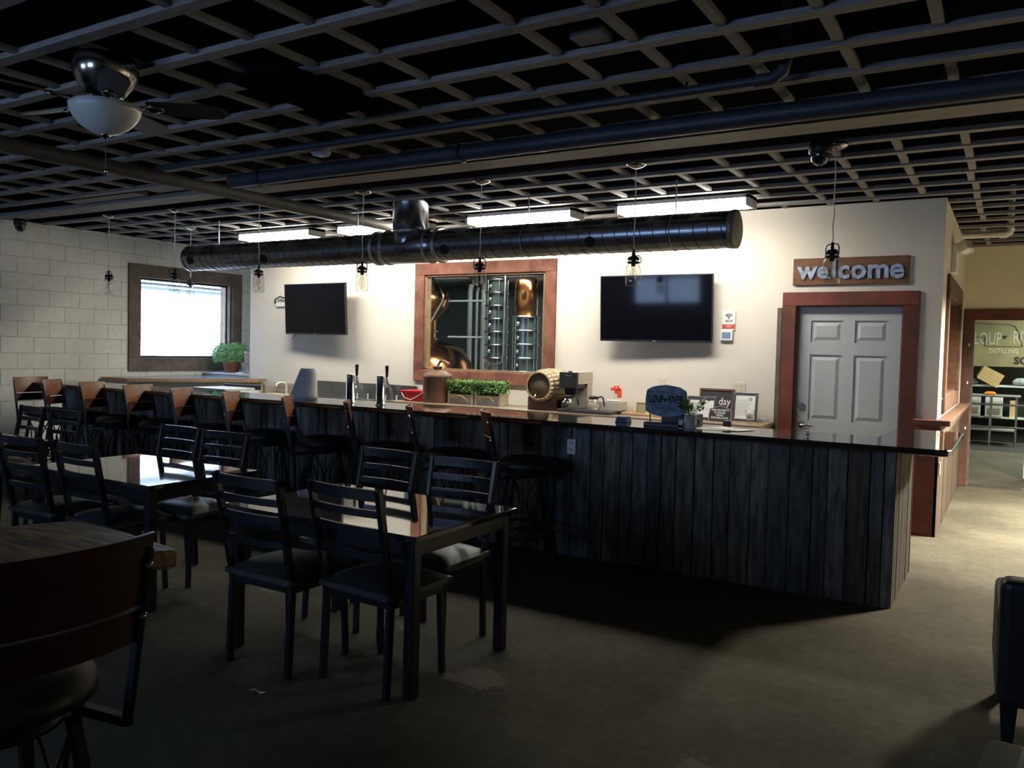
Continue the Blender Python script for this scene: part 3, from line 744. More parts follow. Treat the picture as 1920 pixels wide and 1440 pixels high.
for x in (-5.98, -5.84, -5.27, -5.14):
    lathx([(DR+.012, -.02), (DR+.028, -.012), (DR+.028, .012), (DR+.012, .02)], x).build('foil_collar', mat('crumpled_foil', (.6, .6, .62), .22, metal=1., noise=.5, scale=40, bump=.8), du)
lathx([(DR-.0, .0), (DR+.006, .01), (DR+.006, .05), (DR-.02, .06), (0, .055)], -2.10).build('end_cap', mat('dull_galvanised', (.30, .28, .25), .5, metal=.7, noise=.25, scale=5), du)
lathx([(0, -.055), (DR-.02, -.06), (DR+.006, -.05), (DR+.006, -.01), (DR, 0)], -9.08).build('end_cap', GALV, du)
m_ = MB().lathe([(.185, .02), (.185, .20), (.19, .20), (.19, .52)], n=36, c=(-5.555, 0, 0)); m_.build('riser', GALV, du)
MB().lathe([(.187, .13), (.20, .14), (.20, .165), (.187, .175)], n=36, c=(-5.555, 0, 0)).build('foil_collar', bpy.data.materials['crumpled_foil'], du)
m_ = MB(); m_.add([(-5.74, -.165, .10), (-5.37, -.165, .10), (-5.555, -.185, -.12), (-5.74, -.06, .15), (-5.37, -.06, .15)], [(0, 2, 1), (0, 1, 4, 3), (0, 3, 2), (1, 2, 4)]); m_.build('saddle_gusset', GALV, du)
for x in (-7.63, -5.0, -3.36, -8.95):
    a = R(205) if x != -8.95 else R(195)
    m_ = MB().lathe([(0, .0), (.048, .0), (.052, .004), (.052, -.004)], n=20, T=T3((x, (DR+.002)*math.cos(a), (DR+.002)*math.sin(a)), rx=R(-25-90) if False else math.atan2(-math.cos(a), math.sin(a))))
    m_.build('vent_hole', DUCTIN, du)
for x in (-8.6, -6.3, -4.1, -2.6):
    MB().tube([(x, -.0, DR), (x, -.0, .46)], .006).build('hanger', STEEL, du)
    MB().tube([(x, DR*1.02*math.cos(2*math.pi*k/32), DR*1.02*math.sin(2*math.pi*k/32)) for k in range(32)], .004, n=5, closed=True).build('strap', STEEL, du)
# pipes
p = MB(); p.tube([(-5.72, 4.78, 2.958), (4.5, 4.78, 2.958)], .056, n=16); o = p.build('ceiling_pipe', PIPEB); tag(o, 'thick dark blue steel pipe running under the joists in front of the wide beam', 'pipe')
hg = MB()
t = thing('ceiling_pipe', 'thin dark pipe with an upturned elbow along the joists nearer the camera', 'pipe', (0, 4.27, 2.992))
MB().tube([(-6.0, 0, 0), (-1.12, 0, 0), (-1.06, 0, .02), (-1.04, 0, .08), (-1.04, 0, .5)], .026, n=12).build('pipe_run', PIPEB, t)
MB().tube([(-1.19, 0, 0), (-1.10, 0, .0), (-1.05, 0, .03), (-1.035, 0, .10)], .034, n=12).build('elbow', PIPEB, t)
for x in (-5.4, -4.6, -1.55): MB().tube([(x, -.0, 0.02), (x, 0, .3)], .008).build('hanger_rod', BLK, t)
o = MB().tube([(-6.08, -1.2, 2.945), (-6.08, 7.3, 2.945)], .055, n=16).build('ceiling_pipe', PIPEG); tag(o, 'dusty grey pipe crossing the ceiling towards the back wall', 'pipe')
for x, lab in ((-3.35, 'black ring hanger on the blue ceiling pipe left of the middle'), (-5.35, 'black ring hanger near the left end of the blue ceiling pipe'), (.6, 'black ring hanger on the blue ceiling pipe at the right')):
    t = thing('pipe_hanger', lab, 'pipe hanger', (x, 4.78, 2.958), 0, 'pipe hangers')
    MB().tube([(0, .066*math.cos(2*math.pi*k/20), .066*math.sin(2*math.pi*k/20)) for k in range(20)], .007, n=6, closed=True).build('ring', BLK, t)
    MB().tube([(0, 0, .066), (0, 0, .2)], .006).build('rod', BLK, t)
t = thing('drain_pipe', 'white plastic drain pipe with elbow hanging under the corridor joists', 'pipe', (0, 0, 0))
MB().tube([(XP+.02, 10.45, 2.975), (-.15, 10.45, 2.975)], .033, n=14).build('pipe_run', PVC, t)
MB().tube([(-.19, 10.45, 2.975), (-.13, 10.45, 2.975), (-.10, 10.45, 2.995), (-.09, 10.45, 3.04)], .042, n=14).build('elbow', PVC, t)
MB().tube([(-.09, 10.45, 3.01), (-.09, 10.45, 3.5)], .033, n=14).build('riser', PVC, t)

# ------------------------------------------------------------------ pendants
PK = 1.18
def _lk(self, prof, c=(0, 0, 0), **k): return self.lathe([(r*PK, z*PK) for r, z in prof], c=c, **k)
def _tk(self, pts, r, **k): return self.tube([tuple(q*PK for q in p) for p in pts], r*PK, **k)
MB.lathe_k = _lk; MB.tube_k = _tk
def pendant(label):
    t = thing('pendant_light', label, 'lamp', (0, 0, 2.10), 0, 'glass jar pendant lights over the bar')  # origin at jar bottom
    MB().lathe([(0, .925), (.075, .925), (.074, .912), (.05, .897), (.012, .885), (0, .885)], n=24).build('canopy', NICK, t)
    pts = [(.003*math.sin(k*1.9), .003*math.cos(k*1.3), (.275+(.895-.275)*k/14)) for k in range(15)]; pts[0] = (0, 0, .27); pts[-1] = (0, 0, .895)
    MB().tube(pts, .0042, n=6).build('cord', mat('grey_cord', (.62, .60, .56), .5), t)
    # jar
    MB().lathe_k([(0, .0), (.040, .0), (.047, .006), (.048, .03), (.048, .115), (.044, .130), (.034, .138), (.034, .175), (.0335, .175), (.0335, .139), (.043, .129), (.0465, .114), (.0465, .03), (.045, .007), (.038, .003), (0, .003)], n=28, closed=True).build('jar', JAR, t)
    lid = MB().lathe_k([(0, .192), (.022, .192), (.030, .186), (.038, .182), (.038, .170), (.034, .168), (0, .168)], n=24); lo = lid.build('lid', BLK, t)
    MB().lathe_k([(.035, .146), (.040, .148), (.040, .156), (.035, .158)], n=24, closed=True).build('clamp_ring', BLK, lo)
    g = MB()
    for s in (-1, 1): g.tube_k([(s*.038, 0, .152), (s*.046, 0, .165), (s*.046, 0, .205), (s*.036, 0, .222), (0, 0, .226)], .0035, n=6)
    g.tube_k([(0, .038, .150), (0, .048, .152), (0, .048, .18), (0, .036, .195), (0, .0, .196)], .003, n=6)
    g.lathe_k([(0, .235), (.008, .235), (.010, .19), (0, .19)], n=12)
    g.build('wire_bail', BLK, lo)
    sk = MB().lathe_k([(0, .172), (.014, .172), (.014, .128), (0, .128)], n=16).build('socket', BLK, t)
    bu = MB().lathe_k([(.012, .130), (.014, .11), (.026, .075), (.030, .055), (.024, .033), (.010, .022), (0, .020)], n=20).build('bulb', glassy('bulb_glass', (.97, .95, .9), .10), t)
    g = MB()
    for s in (-1, 1): g.tube_k([(s*.004, 0, .12), (s*.012, 0, .085), (s*.007, 0, .05), (0, 0, .045)], .0009, n=4)
    g.build('filament', CHROME, bu)
    return t
pp = [(-9.12, 5.86, 2.13, 'farthest left pendant light, in front of the block wall'), (-7.92, 5.86, 2.12, 'second pendant from the left, in front of the window'),
      (-9.14, 7.0, 2.15, 'pendant behind the bar, just under the left duct end'), (-6.59, 5.86, 2.115, 'pendant left of the left television'),
      (-5.21, 5.86, 2.105, 'pendant beside the right edge of the left television'), (-3.90, 5.86, 2.095, 'pendant in front of the red framed window'),
      (-2.50, 5.86, 2.10, 'pendant in front of the right television'), (-1.07, 5.86, 2.09, 'pendant in front of the welcome sign')]
p0 = None
for i, (x, y, z, lab) in enumerate(pp):
    lab = 'clear glass jar '+lab
    if p0 is None: p0 = pendant(lab); p0.location = (x, y, z)
    else: dup(p0, (x, y, z), R(i*47), lab)

# ------------------------------------------------------------------ ceiling fan
fn = thing('ceiling_fan', 'ceiling fan with nickel housing and frosted glass bowl in the upper left', 'fan', (-4.02, 2.56, 0))
MB().lathe([(0, 3.03), (.145, 3.03), (.155, 3.01), (.157, 2.965), (.15, 2.93), (.125, 2.885), (.105, 2.86), (.09, 2.84), (0, 2.84)], n=40).build('motor_housing', NICK, fn)
MB().lathe([(0, 2.84), (.06, 2.84), (.06, 2.80), (.15, 2.80), (.15, 2.79), (0, 2.79)], n=32).build('light_fitter', BLK, fn)
MB().lathe([(.165, 2.795), (.172, 2.785), (.168, 2.76), (.150, 2.725), (.115, 2.685), (.07, 2.657), (.03, 2.645), (0, 2.643)], n=40).build('glass_bowl', mat('frosted_white_glass', (.62, .64, .62), .35, noise=.04, scale=6, spec=.5), fn)
MB().lathe([(0, 2.65), (.028, 2.648), (.024, 2.635), (.008, 2.628), (0, 2.62)], n=20).build('finial', NICK, fn)
MB().tube([(.004, 0, 2.62), (.004, .0, 2.47)], .0022, n=5).build('pull_chain', NICK, fn)
MB().lathe([(0, 2.48), (.005, 2.475), (.010, 2.445), (0, 2.443)], c=(.004, 0, 0), n=10).build('chain_knob', NICK, fn)
BLD = mat('dark_walnut_blade', (.05, .04, .035), .4, noise=.3, scale=6, stretch=(6, 1, 1), spec=.5)
for k in range(5):
    a = R(44+72*k)
    T = T3((0, 0, 2.80), rz=a) @ T3((0, 0, 0), rx=R(-14))
    pl = [(.20, -.05), (.33, -.062), (.50, -.070), (.57, -.052), (.59, 0), (.57, .052), (.50, .070), (.33, .062), (.20, .05)]
    MB().prism(pl, -.004, .004, T).build('blade', BLD, fn)
    g = MB(); g.bar(T @ Vector((.10, 0, -.005)), T @ Vector((.20, 0, -.008)), .03, .008)
    ring = [tuple(T @ Vector((.235+.045*math.cos(q*math.pi/8), .032*math.sin(q*math.pi/8), -.010))) for q in range(16)]
    g.tube(ring, .006, n=6, closed=True); g.build('blade_arm', NICK, fn)

# dome camera, smoke detector, small ceiling things
t = thing('dome_camera', 'black dome security camera beside the pendant before the welcome sign', 'camera', (-1.16, 5.80, 0))
MB().lathe([(0, 3.03), (.075, 3.03), (.075, 2.955), (.065, 2.945), (0, 2.945)], n=24).build('mount', BLK, t)
MB().lathe([(.062, 2.945), (.060, 2.915), (.042, 2.885), (.02, 2.873), (0, 2.87)], n=24).build('dome', mat('smoked_dome', (.01, .01, .012), .05, spec=.9), t)
t = thing('dome_camera', 'dark dome camera high in the corner on the block wall', 'camera', (-10.35, 5.50, 0))
MB().lathe([(0, 3.03), (.07, 3.03), (.07, 2.95), (0, 2.95)], n=20).build('mount', BLK, t)
MB().lathe([(.06, 2.95), (.055, 2.91), (.03, 2.88), (0, 2.875)], n=20).build('dome', bpy.data.materials['smoked_dome'], t)
t = thing('smoke_detector', 'pale round smoke detector under the ceiling joists above the pendants', 'smoke detector', (-4.34, 4.42, -.035))
MB().lathe([(0, 3.065), (.07, 3.065), (.07, 3.012), (.06, 3.0), (0, 2.997)], n=24).build('base', mat('blue_white_plastic', (.5, .58, .8), .5, noise=.03), t)
MB().lathe([(0, 2.998), (.03, 2.998), (.027, 2.99), (0, 2.988)], n=16).build('cover', WHT, t)
t = thing('emergency_light', 'white twin head emergency light high on the corridor side wall', 'light', (XP, 9.35, 2.62), R(90))
B(-.14, .14, -.05, 0, -.16, .12).build('body', WHT, t, bevel=.01)
for s in (-1, 1):
    T = T3((s*.10, -.11, .09), rx=R(-25), rz=R(s*30))
    MB().box(-.055, .055, -.05, .05, -.055, .055, T).build('lamp_head', WHT, t, bevel=.015)
    g = MB()
    for k in range(5): g.box(-.045, .045, -.054, -.048, -.04+k*.02, -.034+k*.02, T)
    g.build('lens', mat('ribbed_lens', (.35, .30, .28), .3), t)

# ------------------------------------------------------------------ televisions
def tv(label, xc, zc, w_, h_, tilt, yaw, off):
    t = thing('television', label, 'television', (xc, YW-off, zc), R(yaw)); t.rotation_euler.x = R(tilt)
    B(-w_/2, w_/2, -.02, .02, -h_/2, h_/2).build('bezel', TVB, t, bevel=.004)
    B(-w_/2+.012, w_/2-.012, -.0215, -.0195, -h_/2+.02, h_/2-.012).build('screen', TVS, t)
    B(-w_*.36, w_*.36, .02, .05, -h_*.38, h_*.2).build('rear_housing', TVB, t, bevel=.01)
    B(-.02, .02, -.023, -.02, -h_/2+.004, -h_/2+.014).build('badge', STEEL, t)
    B(-.10, .10, .05, off-.018, -.10, .10).build('wall_bracket', BLK, t)
    return t
tvl = tv('black flat television on the left of the back wall, tilted down beside a pendant', -8.06, 2.075, 1.17, .685, 3, -3, .19)
tvr = tv('black flat television on the right of the back wall reflecting blue windows', -3.24, 2.065, 1.23, .70, 3.5, 2, .13)
MB().tube([(-.40, .03, -.30), (-.48, .04, -.37), (-.54, .05, -.41)], .006).build('power_cable', BLK, tvl)
t = thing('wall_hook', 'white wall bracket with dark cable loop left of the left television', 'bracket', (-8.93, YW, 2.19))
g = MB().tube([(-.07, -.03, -.02), (-.05, -.05, .03), (.05, -.05, .07), (.2, -.06, .03), (.34, -.08, 0)], .011, n=8); g.build('cable', BLK, t)
B(-.05, .16, -.035, 0, -.07, -.01).build('plate', WHT, t, bevel=.01)

# ------------------------------------------------------------------ signs on the wall
t = thing('welcome_sign', 'brown wooden board sign with raised metal letters spelling welcome', 'sign', (-1.36, YW, 2.415))
B(-.51, .51, -.028, -.004, -.128, .128).build('board', mat('sign_board_wood', (.20, .085, .035), .6, col2=(.12, .05, .022), scale=5, stretch=(1, 1, 6), rand=0), t, bevel=.003, seg=1)
LM = mat('galvanised_letter', (.50, .52, .54), .38, metal=.8, col2=(.25, .26, .27), scale=22)
xx = (-.375, -.235, -.135, -.045, .085, .255, .410)
for ch_, x, sz in zip('welcome', xx, (.215, .20, .21, .215, .225, .225, .235)):
    text(ch_, sz*1.12, LM, t, (x, -.034, .005 if ch_ != 'l' else .02), ext=.010, bold=.007, name='letter')
t = thing('wifi_sign', 'small white sign with wireless arcs reading Wi-Fi above the thermostat', 'sign', (-2.49, YW, 1.945))
B(-.068, .068, -.012, 0, -.10, .10).build('panel', PAPER, t, bevel=.002)
NAVY = mat('navy_ink', (.03, .035, .07), .6)
for r_ in (.018, .033, .048):
    MB().tube([(r_*math.sin(R(a)), -.0135, .018+r_*math.cos(R(a))) for a in range(-48, 49, 8)], .0038, n=4).build('arc', NAVY, t)
MB().lathe([(0, 0), (.006, 0), (.006, .002), (0, .002)], T=T3((0, -.0125, .017), rx=R(90)), n=12).build('dot', NAVY, t)
text('Wi-Fi', .034, NAVY, t, (0, -.013, -.008), ext=.0006, bold=.001)
B(-.066, .066, -.0135, -.011, -.085, -.035).build('red_band', mat('orange_red_print', (.55, .09, .04), .6), t)
text('AVAILABLE\nHERE', .021, WHITEINK, t, (0, -.0142, -.050), ext=.0004, sx=1.0)
t = thing('thermostat', 'white thermostat with a blue grey screen below the wireless sign', 'thermostat', (-2.505, YW, 1.795))
B(-.062, .062, -.03, 0, -.055, .055).build('body', WHT, t, bevel=.006)
B(-.044, .044, -.0315, -.029, -.035, .030).build('screen', mat('blue_grey_screen', (.16, .25, .38), .3), t)

# ------------------------------------------------------------------ back counter
cz = .945
bc = thing('back_counter', 'brown laminate back counter with cream cabinets under the red window', 'counter', (0, 0, 0))
B(-6.42, -1.99, 7.72, YW-.002, cz-.035, cz).build('worktop', CTOP, bc, bevel=.006)
B(-6.40, -2.03, 7.77, YW-.02, .02, cz-.035).build('carcass', CREAMC, bc)
for k in range(9):
    x = -6.38+k*.48; d_ = B(x, x+.46, 7.752, 7.77, .12, .86).build('cabinet_door', CREAMC, bc, bevel=.003)
    MB().tube([(x+.40, 7.752, .70), (x+.40, 7.73, .71), (x+.40, 7.73, .79), (x+.40, 7.752, .80)], .005).build('handle', STEEL, d_)
# sink run
sk = thing('bar_sink', 'stainless steel bar sink with tall splash behind the taps', 'sink', (0, 0, 0))
B(-8.22, -6.44, YW-.03, YW-.004, .86, 1.105).build('splash_back', STEEL, sk, bevel=.003)
g = MB()
g.box(-8.22, -6.44, 7.72, 7.78, .84, .90); g.box(-8.22, -6.44, 8.2, YW-.03, .84, .90)
for x in (-8.22, -7.66, -7.08, -6.50): g.box(x, x+.06, 7.78, 8.2, .84, .90)
g.box(-8.22, -6.44, 7.78, 8.2, .58, .60); g.box(-8.22, -6.44, 7.765, 7.78, .58, .86); g.box(-8.22, -6.44, 8.2, 8.215, .58, .86); g.build('basin', STEEL, sk, bevel=.004, seg=1)
for x in (-8.15, -6.52):
    for y in (7.78, 8.25): MB().tube([(x, y, 0), (x, y, .6)], .02).build('leg', STEEL, sk)
for x, lab in ((-7.28, 'chrome sink faucet with cross handles behind the left beer tower'), (-6.80, 'chrome sink faucet with cross handles behind the right beer tower')):
    t = thing('faucet', lab, 'faucet', (x, 8.24, .90), 0, 'sink faucets')
    MB().tube([(0, 0, 0), (0, 0, .12), (0, -.02, .17), (0, -.07, .19), (0, -.12, .18), (0, -.14, .15)], .010).build('spout', CHROME, t)
    for s in (-1, 1):
        MB().lathe([(0, 0), (.016, 0), (.012, .05), (.02, .055), (.018, .07), (0, .072)], c=(s*.09, 0, 0), n=12).build('valve', CHROME, t)
        g = MB().bar((s*.09-.03, 0, .075), (s*.09+.03, 0, .075), .008, .008); g.bar((s*.09, -.03, .075), (s*.09, .03, .075), .008, .008); g.build('cross_handle', CHROME, t)
t = thing('faucet', 'white gooseneck hand sink faucet left of the grey cone', 'faucet', (-8.60, 8.16, .90))
MB().tube([(0, 0, 0), (0, 0, .13), (-.01, -.03, .16), (-.02, -.10, .165), (-.03, -.15, .145), (-.03, -.155, .11)], .013).build('spout', WHT, t)
t = thing('soap_dispenser', 'dark grey wall box dispenser above the white faucet', 'dispenser', (-8.36, YW, 1.03))
B(-.06, .09, -.08, -.035, -.14, .07).build('body', mat('grey_plastic', (.16, .17, .18), .4), t, bevel=.006)
B(-.04, .06, -.085, -.08, .0, .045).build('window', STEEL, t)
B(-.05, .08, -.035, 0, -.10, .05).build('back', WHT, t)
# hand sink cabinet / drawer unit left
t = thing('hand_sink_cabinet', 'cream low cabinet with pale brown panels left of the grey cone', 'cabinet', (-8.72, 8.11, 0))
B(-.26, .24, -.20, .20, .0, .90).build('body', CREAMC, t, bevel=.004)
B(-.26, .24, .18, .215, .90, 1.06).build('back_panel', CREAMC, t, bevel=.004)
for z0, z1 in ((.60, .70), (.72, .86)): B(-.22, .22, -.212, -.20, z0, z1).build('drawer', mat('taupe_drawer', (.34, .28, .21), .6, noise=.1), t, bevel=.003)
for z0, z1 in ((.915, .97), (.985, 1.04)): B(-.22, .21, .172, .18, z0, z1).build('panel', bpy.data.materials['taupe_drawer'], t, bevel=.002)
t = thing('ice_maker', 'white low appliance with black rear grille standing behind the bar', 'ice maker', (-8.72, 7.25, 0))
B(-.30, .30, -.28, .28, .03, .99).build('body', WHT, t, bevel=.01)
B(-.31, .31, .20, .29, .99, 1.045).build('lid', BLK, t, bevel=.006)
B(-.30, .30, -.29, .20, .99, 1.015).build('lid', mat('pale_grey_lid', (.6, .66, .66), .4), t, bevel=.006)
for s in (-1, 1): B(s*.2-.05, s*.2+.05, .175, .2, 1.015, 1.03).build('hinge', BLK, t)
# corner counter by the window
cc = thing('corner_counter', 'angled pale counter with brown wooden edge in the corner under the plant window', 'counter', (0, 0, 0))
poly = [(-10.56, 6.70), (-10.02, 6.70), (-9.60, 7.25), (-9.12, 8.00), (-9.10, 8.10), (-9.16, 8.30), (-10.56, 8.30)]
MB().prism(poly, 1.062, 1.092).build('worktop', mat('grey_polished_top', (.30, .29, .30), .1, noise=.1, spec=.8), cc, bevel=.004)
ed = MB()
for a, b in zip(poly[:-2], poly[1:-1]): ed.bar((a[0]+.0, a[1]-.008, 1.07), (b[0]+.0, b[1]-.008, 1.07), .03, .045)
ed.build('edge_board', mat('tan_edge_wood', (.34, .22, .12), .5, noise=.3), cc)
MB().prism([(-10.56, 6.8), (-10.1, 6.8), (-9.22, 8.06), (-9.22, 8.30), (-10.56, 8.30)], .0, 1.06).build('pony_wall', CREAMC, cc)
ls = thing('window_ledge', 'raised white ledge holding the potted fern in the alcove', 'shelf', (0, 0, 0))
B(-10.56, -9.56, 8.335, 9.6, .02, 1.12).build('base', DRYG, ls)
B(-10.57, -9.55, 8.32, 9.6, 1.12, 1.14).build('top', mat('ledge_white', (.6, .62, .66), .3, noise=.05), ls)

def leaves(n, fx, size, seed, spread=.5):
    """n small folded leaves at points given by fx(rng) -> (point, outward normal)"""
    rg = random.Random(seed); mb = MB()
    for _ in range(n):
        p, nn = fx(rg); nn = Vector(nn).normalized(); nn = (nn+Vector([rg.uniform(-spread, spread) for _ in range(3)])).normalized()
        d = nn.cross(Vector([rg.uniform(-1, 1) for _ in range(3)])).normalized(); sdir = nn.cross(d); L_ = size*rg.uniform(.7, 1.3)
        p = Vector(p); a = p; b = p+d*L_*.5+sdir*L_*.28+nn*L_*.08; c_ = p+d*L_; e = p+d*L_*.5-sdir*L_*.28+nn*L_*.08
        mb.add([a, b, c_, e], [(0, 1, 2), (0, 2, 3)])
    return mb
# fern
t = thing('potted_fern', 'bushy pale green fern in a terracotta pot on the window ledge', 'plant', (-10.20, 8.56, 1.14))
MB().lathe([(0, 0), (.10, 0), (.135, .19), (.145, .19), (.145, .23), (.13, .23), (.125, .21), (0, .21)], n=24).build('pot', TERRA, t)
def fp(rg):
    th = rg.uniform(0, 2*math.pi); u = rg.uniform(-.45, 1); r_ = rg.uniform(.6, 1)
    q = math.sqrt(1-min(abs(u), 1)**2*.7)
    return (.30*r_*q*math.cos(th), .27*r_*q*math.sin(th), .25+.21*u*r_), (math.cos(th)*q, math.sin(th)*q, u)
f_ = leaves(4200, fp, .030, 5, .8).build('foliage', FERN, t); f_['kind'] = 'stuff'
g = MB(); rg = random.Random(3)
for k in range(26):
    a = rg.uniform(0, 6.28); r_ = rg.uniform(.1, .24); g.tube([(0, 0, .18), (r_*.5*math.cos(a), r_*.5*math.sin(a), .33), (r_*math.cos(a), r_*math.sin(a), .28)], .002, n=4)
g.build('stems', FERN, t)
t = thing('printed_tumbler', 'tall white tin with brown printed figures beside the fern', 'tin', (-9.72, 8.50, 1.14))
MB().lathe([(0, 0), (.072, 0), (.082, .30), (.088, .31), (.088, .33), (.08, .33), (.078, .31), (0, .31)], n=24).build('body', mat('printed_white_tin', (.62, .62, .66), .4, col2=(.40, .22, .15), scale=9, detail=2), t)
B(-.19, -.10, -.10, -.04, 0, .015).build('coaster', WHT, t)

# red tub, jug, planters, barrel, brewer ...
t = thing('red_tub', 'bright red plastic tub with white handle left of the copper jug', 'tub', (-6.17, 7.98, cz))
m_ = MB()
def tubp(hx, hy, z): return [(-hx, -hy, z), (hx, -hy, z), (hx, hy, z), (-hx, hy, z)]
v_ = tubp(.14, .09, 0)+tubp(.175, .11, .125)+tubp(.165, .10, .125)+tubp(.13, .08, .01)
m_.add(v_, [(3, 2, 1, 0)]+[(k, (k+1) % 4, 4+(k+1) % 4, 4+k) for k in range(4)]+[(4+k, 4+(k+1) % 4, 8+(k+1) % 4, 8+k) for k in range(4)]+[(8+k, 8+(k+1) % 4, 12+(k+1) % 4, 12+k) for k in range(4)]+[(12, 13, 14, 15)])
m_.build('body', REDP, t, bevel=.006)
g = MB(); g.box(-.185, .185, -.12, -.105, .112, .128); g.box(-.185, .185, .105, .12, .112, .128); g.box(-.185, -.17, -.12, .12, .112, .128); g.box(.17, .185, -.12, .12, .112, .128); g.build('rim', REDP, t, bevel=.003)
MB().tube([(-.16, -.115, .10), (-.1, -.135, .04), (.0, -.135, .02), (.12, -.135, .08), (.17, -.12, .115)], .004).build('handle', WHT, t)
t = thing('copper_jug', 'rusty brown metal can with shoulder, narrow neck and bent spout', 'jug', (-5.88, 7.98, cz))
MB().lathe([(0, 0), (.168, 0), (.172, .01), (.172, .29), (.178, .30), (.176, .315), (.165, .335), (.11, .37), (.065, .385), (.05, .39), (.05, .41), (.062, .415), (.06, .43), (.03, .437), (0, .437)], n=36).build('body', RUST, t)
MB().tube([(0, 0, .43), (.03, -.01, .47), (.07, -.02, .50), (.13, -.03, .485), (.20, -.04, .455)], [.016, .015, .016, .019, .022], n=12).build('spout', RUST, t)
def planter(x, lab):
    t = thing('boxwood_planter', lab, 'planter', (x, 8.0, cz), 0, 'boxwood planters on the back counter')
    B(-.155, .155, -.075, .075, .0, .115).build('metal_box', mat('zinc_box', (.42, .42, .43), .45, metal=.3, noise=.2), t)
    for s in (-1, 1): B(s*.165-.012, s*.165+.012, -.085, .085, 0, .15).build('end_board', mat('pale_plank', (.50, .42, .30), .7, noise=.2), t)
    B(-.155, .155, -.08, -.07, .085, .115).build('rail', bpy.data.materials['pale_plank'], t)
    g = MB(); g.tube([(-.12, -.085, .06), (-.06, -.092, .092), (0, -.095, .10), (.05, -.094, .085), (.10, -.088, .045)], .008, n=6)
    g.tube([(0, -.095, .10), (-.03, -.094, .07), (-.08, -.088, .05)], .006, n=6); g.build('twine_bow', mat('twine', (.50, .34, .14), .8), t)
    def fb(rg):
        u, v, w_ = rg.uniform(-1, 1), rg.uniform(-1, 1), rg.uniform(-.6, 1)
        f = rg.choice((0, 1, 2, 2));
        if f == 0: u = math.copysign(rg.uniform(.9, 1.05), u)
        elif f == 1: v = math.copysign(rg.uniform(.9, 1.05), v)
        else: w_ = rg.uniform(.85, 1.1)
        return (.185*u, .105*v, .195+.075*w_), (u*.6, v*.6, w_ if f == 2 else .3)
    f_ = leaves(1500, fb, .026, int(abs(x)*100), .6).build('foliage', GREEN, t); f_['kind'] = 'stuff'
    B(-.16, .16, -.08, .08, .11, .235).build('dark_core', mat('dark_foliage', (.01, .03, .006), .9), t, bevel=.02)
planter(-5.50, 'wooden planter box of trimmed boxwood beside the copper jug'); planter(-5.12, 'wooden planter box of trimmed boxwood nearer the barrel')
t = thing('oak_barrel', 'small pale oak barrel lying on a stand with a brass tap', 'barrel', (-4.37, 8.02, cz+.265))
Tb = T3((0, 0, 0), rx=R(90))
pr = [(.150, .255), (.158, .258), (.166, .20), (.178, .13), (.188, .05), (.19, 0), (.188, -.05), (.178, -.13), (.166, -.20), (.158, -.258), (.150, -.255)]
n = 22
for k in range(n):
    a0_, a1_ = 2*math.pi*(k+.004)/n, 2*math.pi*(k+.996)/n; m_ = MB(); P = []
    for r_, z in pr: P.append([(r_*math.cos(a0_), r_*math.sin(a0_), z), (r_*math.cos(a1_), r_*math.sin(a1_), z)])
    vs = [q for row in P for q in row]+[(v[0]*.93, v[1]*.93, v[2]) for row in P for v in row]
    fs_ = []
    q = len(pr)
    for i in range(q-1): fs_ += [(2*i, 2*i+1, 2*i+3, 2*i+2), (2*q+2*i, 2*q+2*i+2, 2*q+2*i+3, 2*q+2*i+1), (2*i, 2*i+2, 2*q+2*i+2, 2*q+2*i), (2*i+1, 2*q+2*i+1, 2*q+2*i+3, 2*i+3)]
    fs_ += [(0, 2*q, 2*q+1, 1), (2*q-2, 2*q-1, 4*q-1, 4*q-2)]
    m_.add(vs, fs_, True, Tb); m_.build('stave', OAK, t)
for s in (1, -1): MB().lathe([(0, s*.235), (.15, s*.235), (.15, s*.22), (0, s*.22)], n=32, T=Tb).build('barrel_head', OAKD, t)
for z in (-.20, -.10, .10, .20):
    r_ = .169 if abs(z) > .15 else .184
    MB().lathe([(r_, z-.013), (r_+.003, z-.013), (r_+.003, z+.013), (r_, z+.013)], n=40, T=Tb, closed=True).build('hoop', mat('pale_brass_hoop', (.45, .38, .28), .35, metal=.7), t)
g = MB(); g.tube([(-.02, -.235, -.095), (-.02, -.29, -.10), (-.02, -.295, -.13)], .011, n=8); g.box(-.055, .01, -.282, -.27, -.075, -.063); g.tube([(-.02, -.275, -.10), (-.02, -.275, -.07)], .006, n=6); g.build('tap', NICK, t)
for y in (-.13, .13):
    st_ = MB().prism([(-.165, -.265), (.165, -.265), (.165, -.12), (.11, -.155), (0, -.185), (-.11, -.155), (-.165, -.12)], 0, .06, T3((0, y, 0), rx=R(90)) ); st_.build('stand', WALNUT, t)
B(-.02, .02, -.16, .18, -.265, -.2).build('stand', mat('pale_stand_wood', (.5, .36, .22), .6), t)
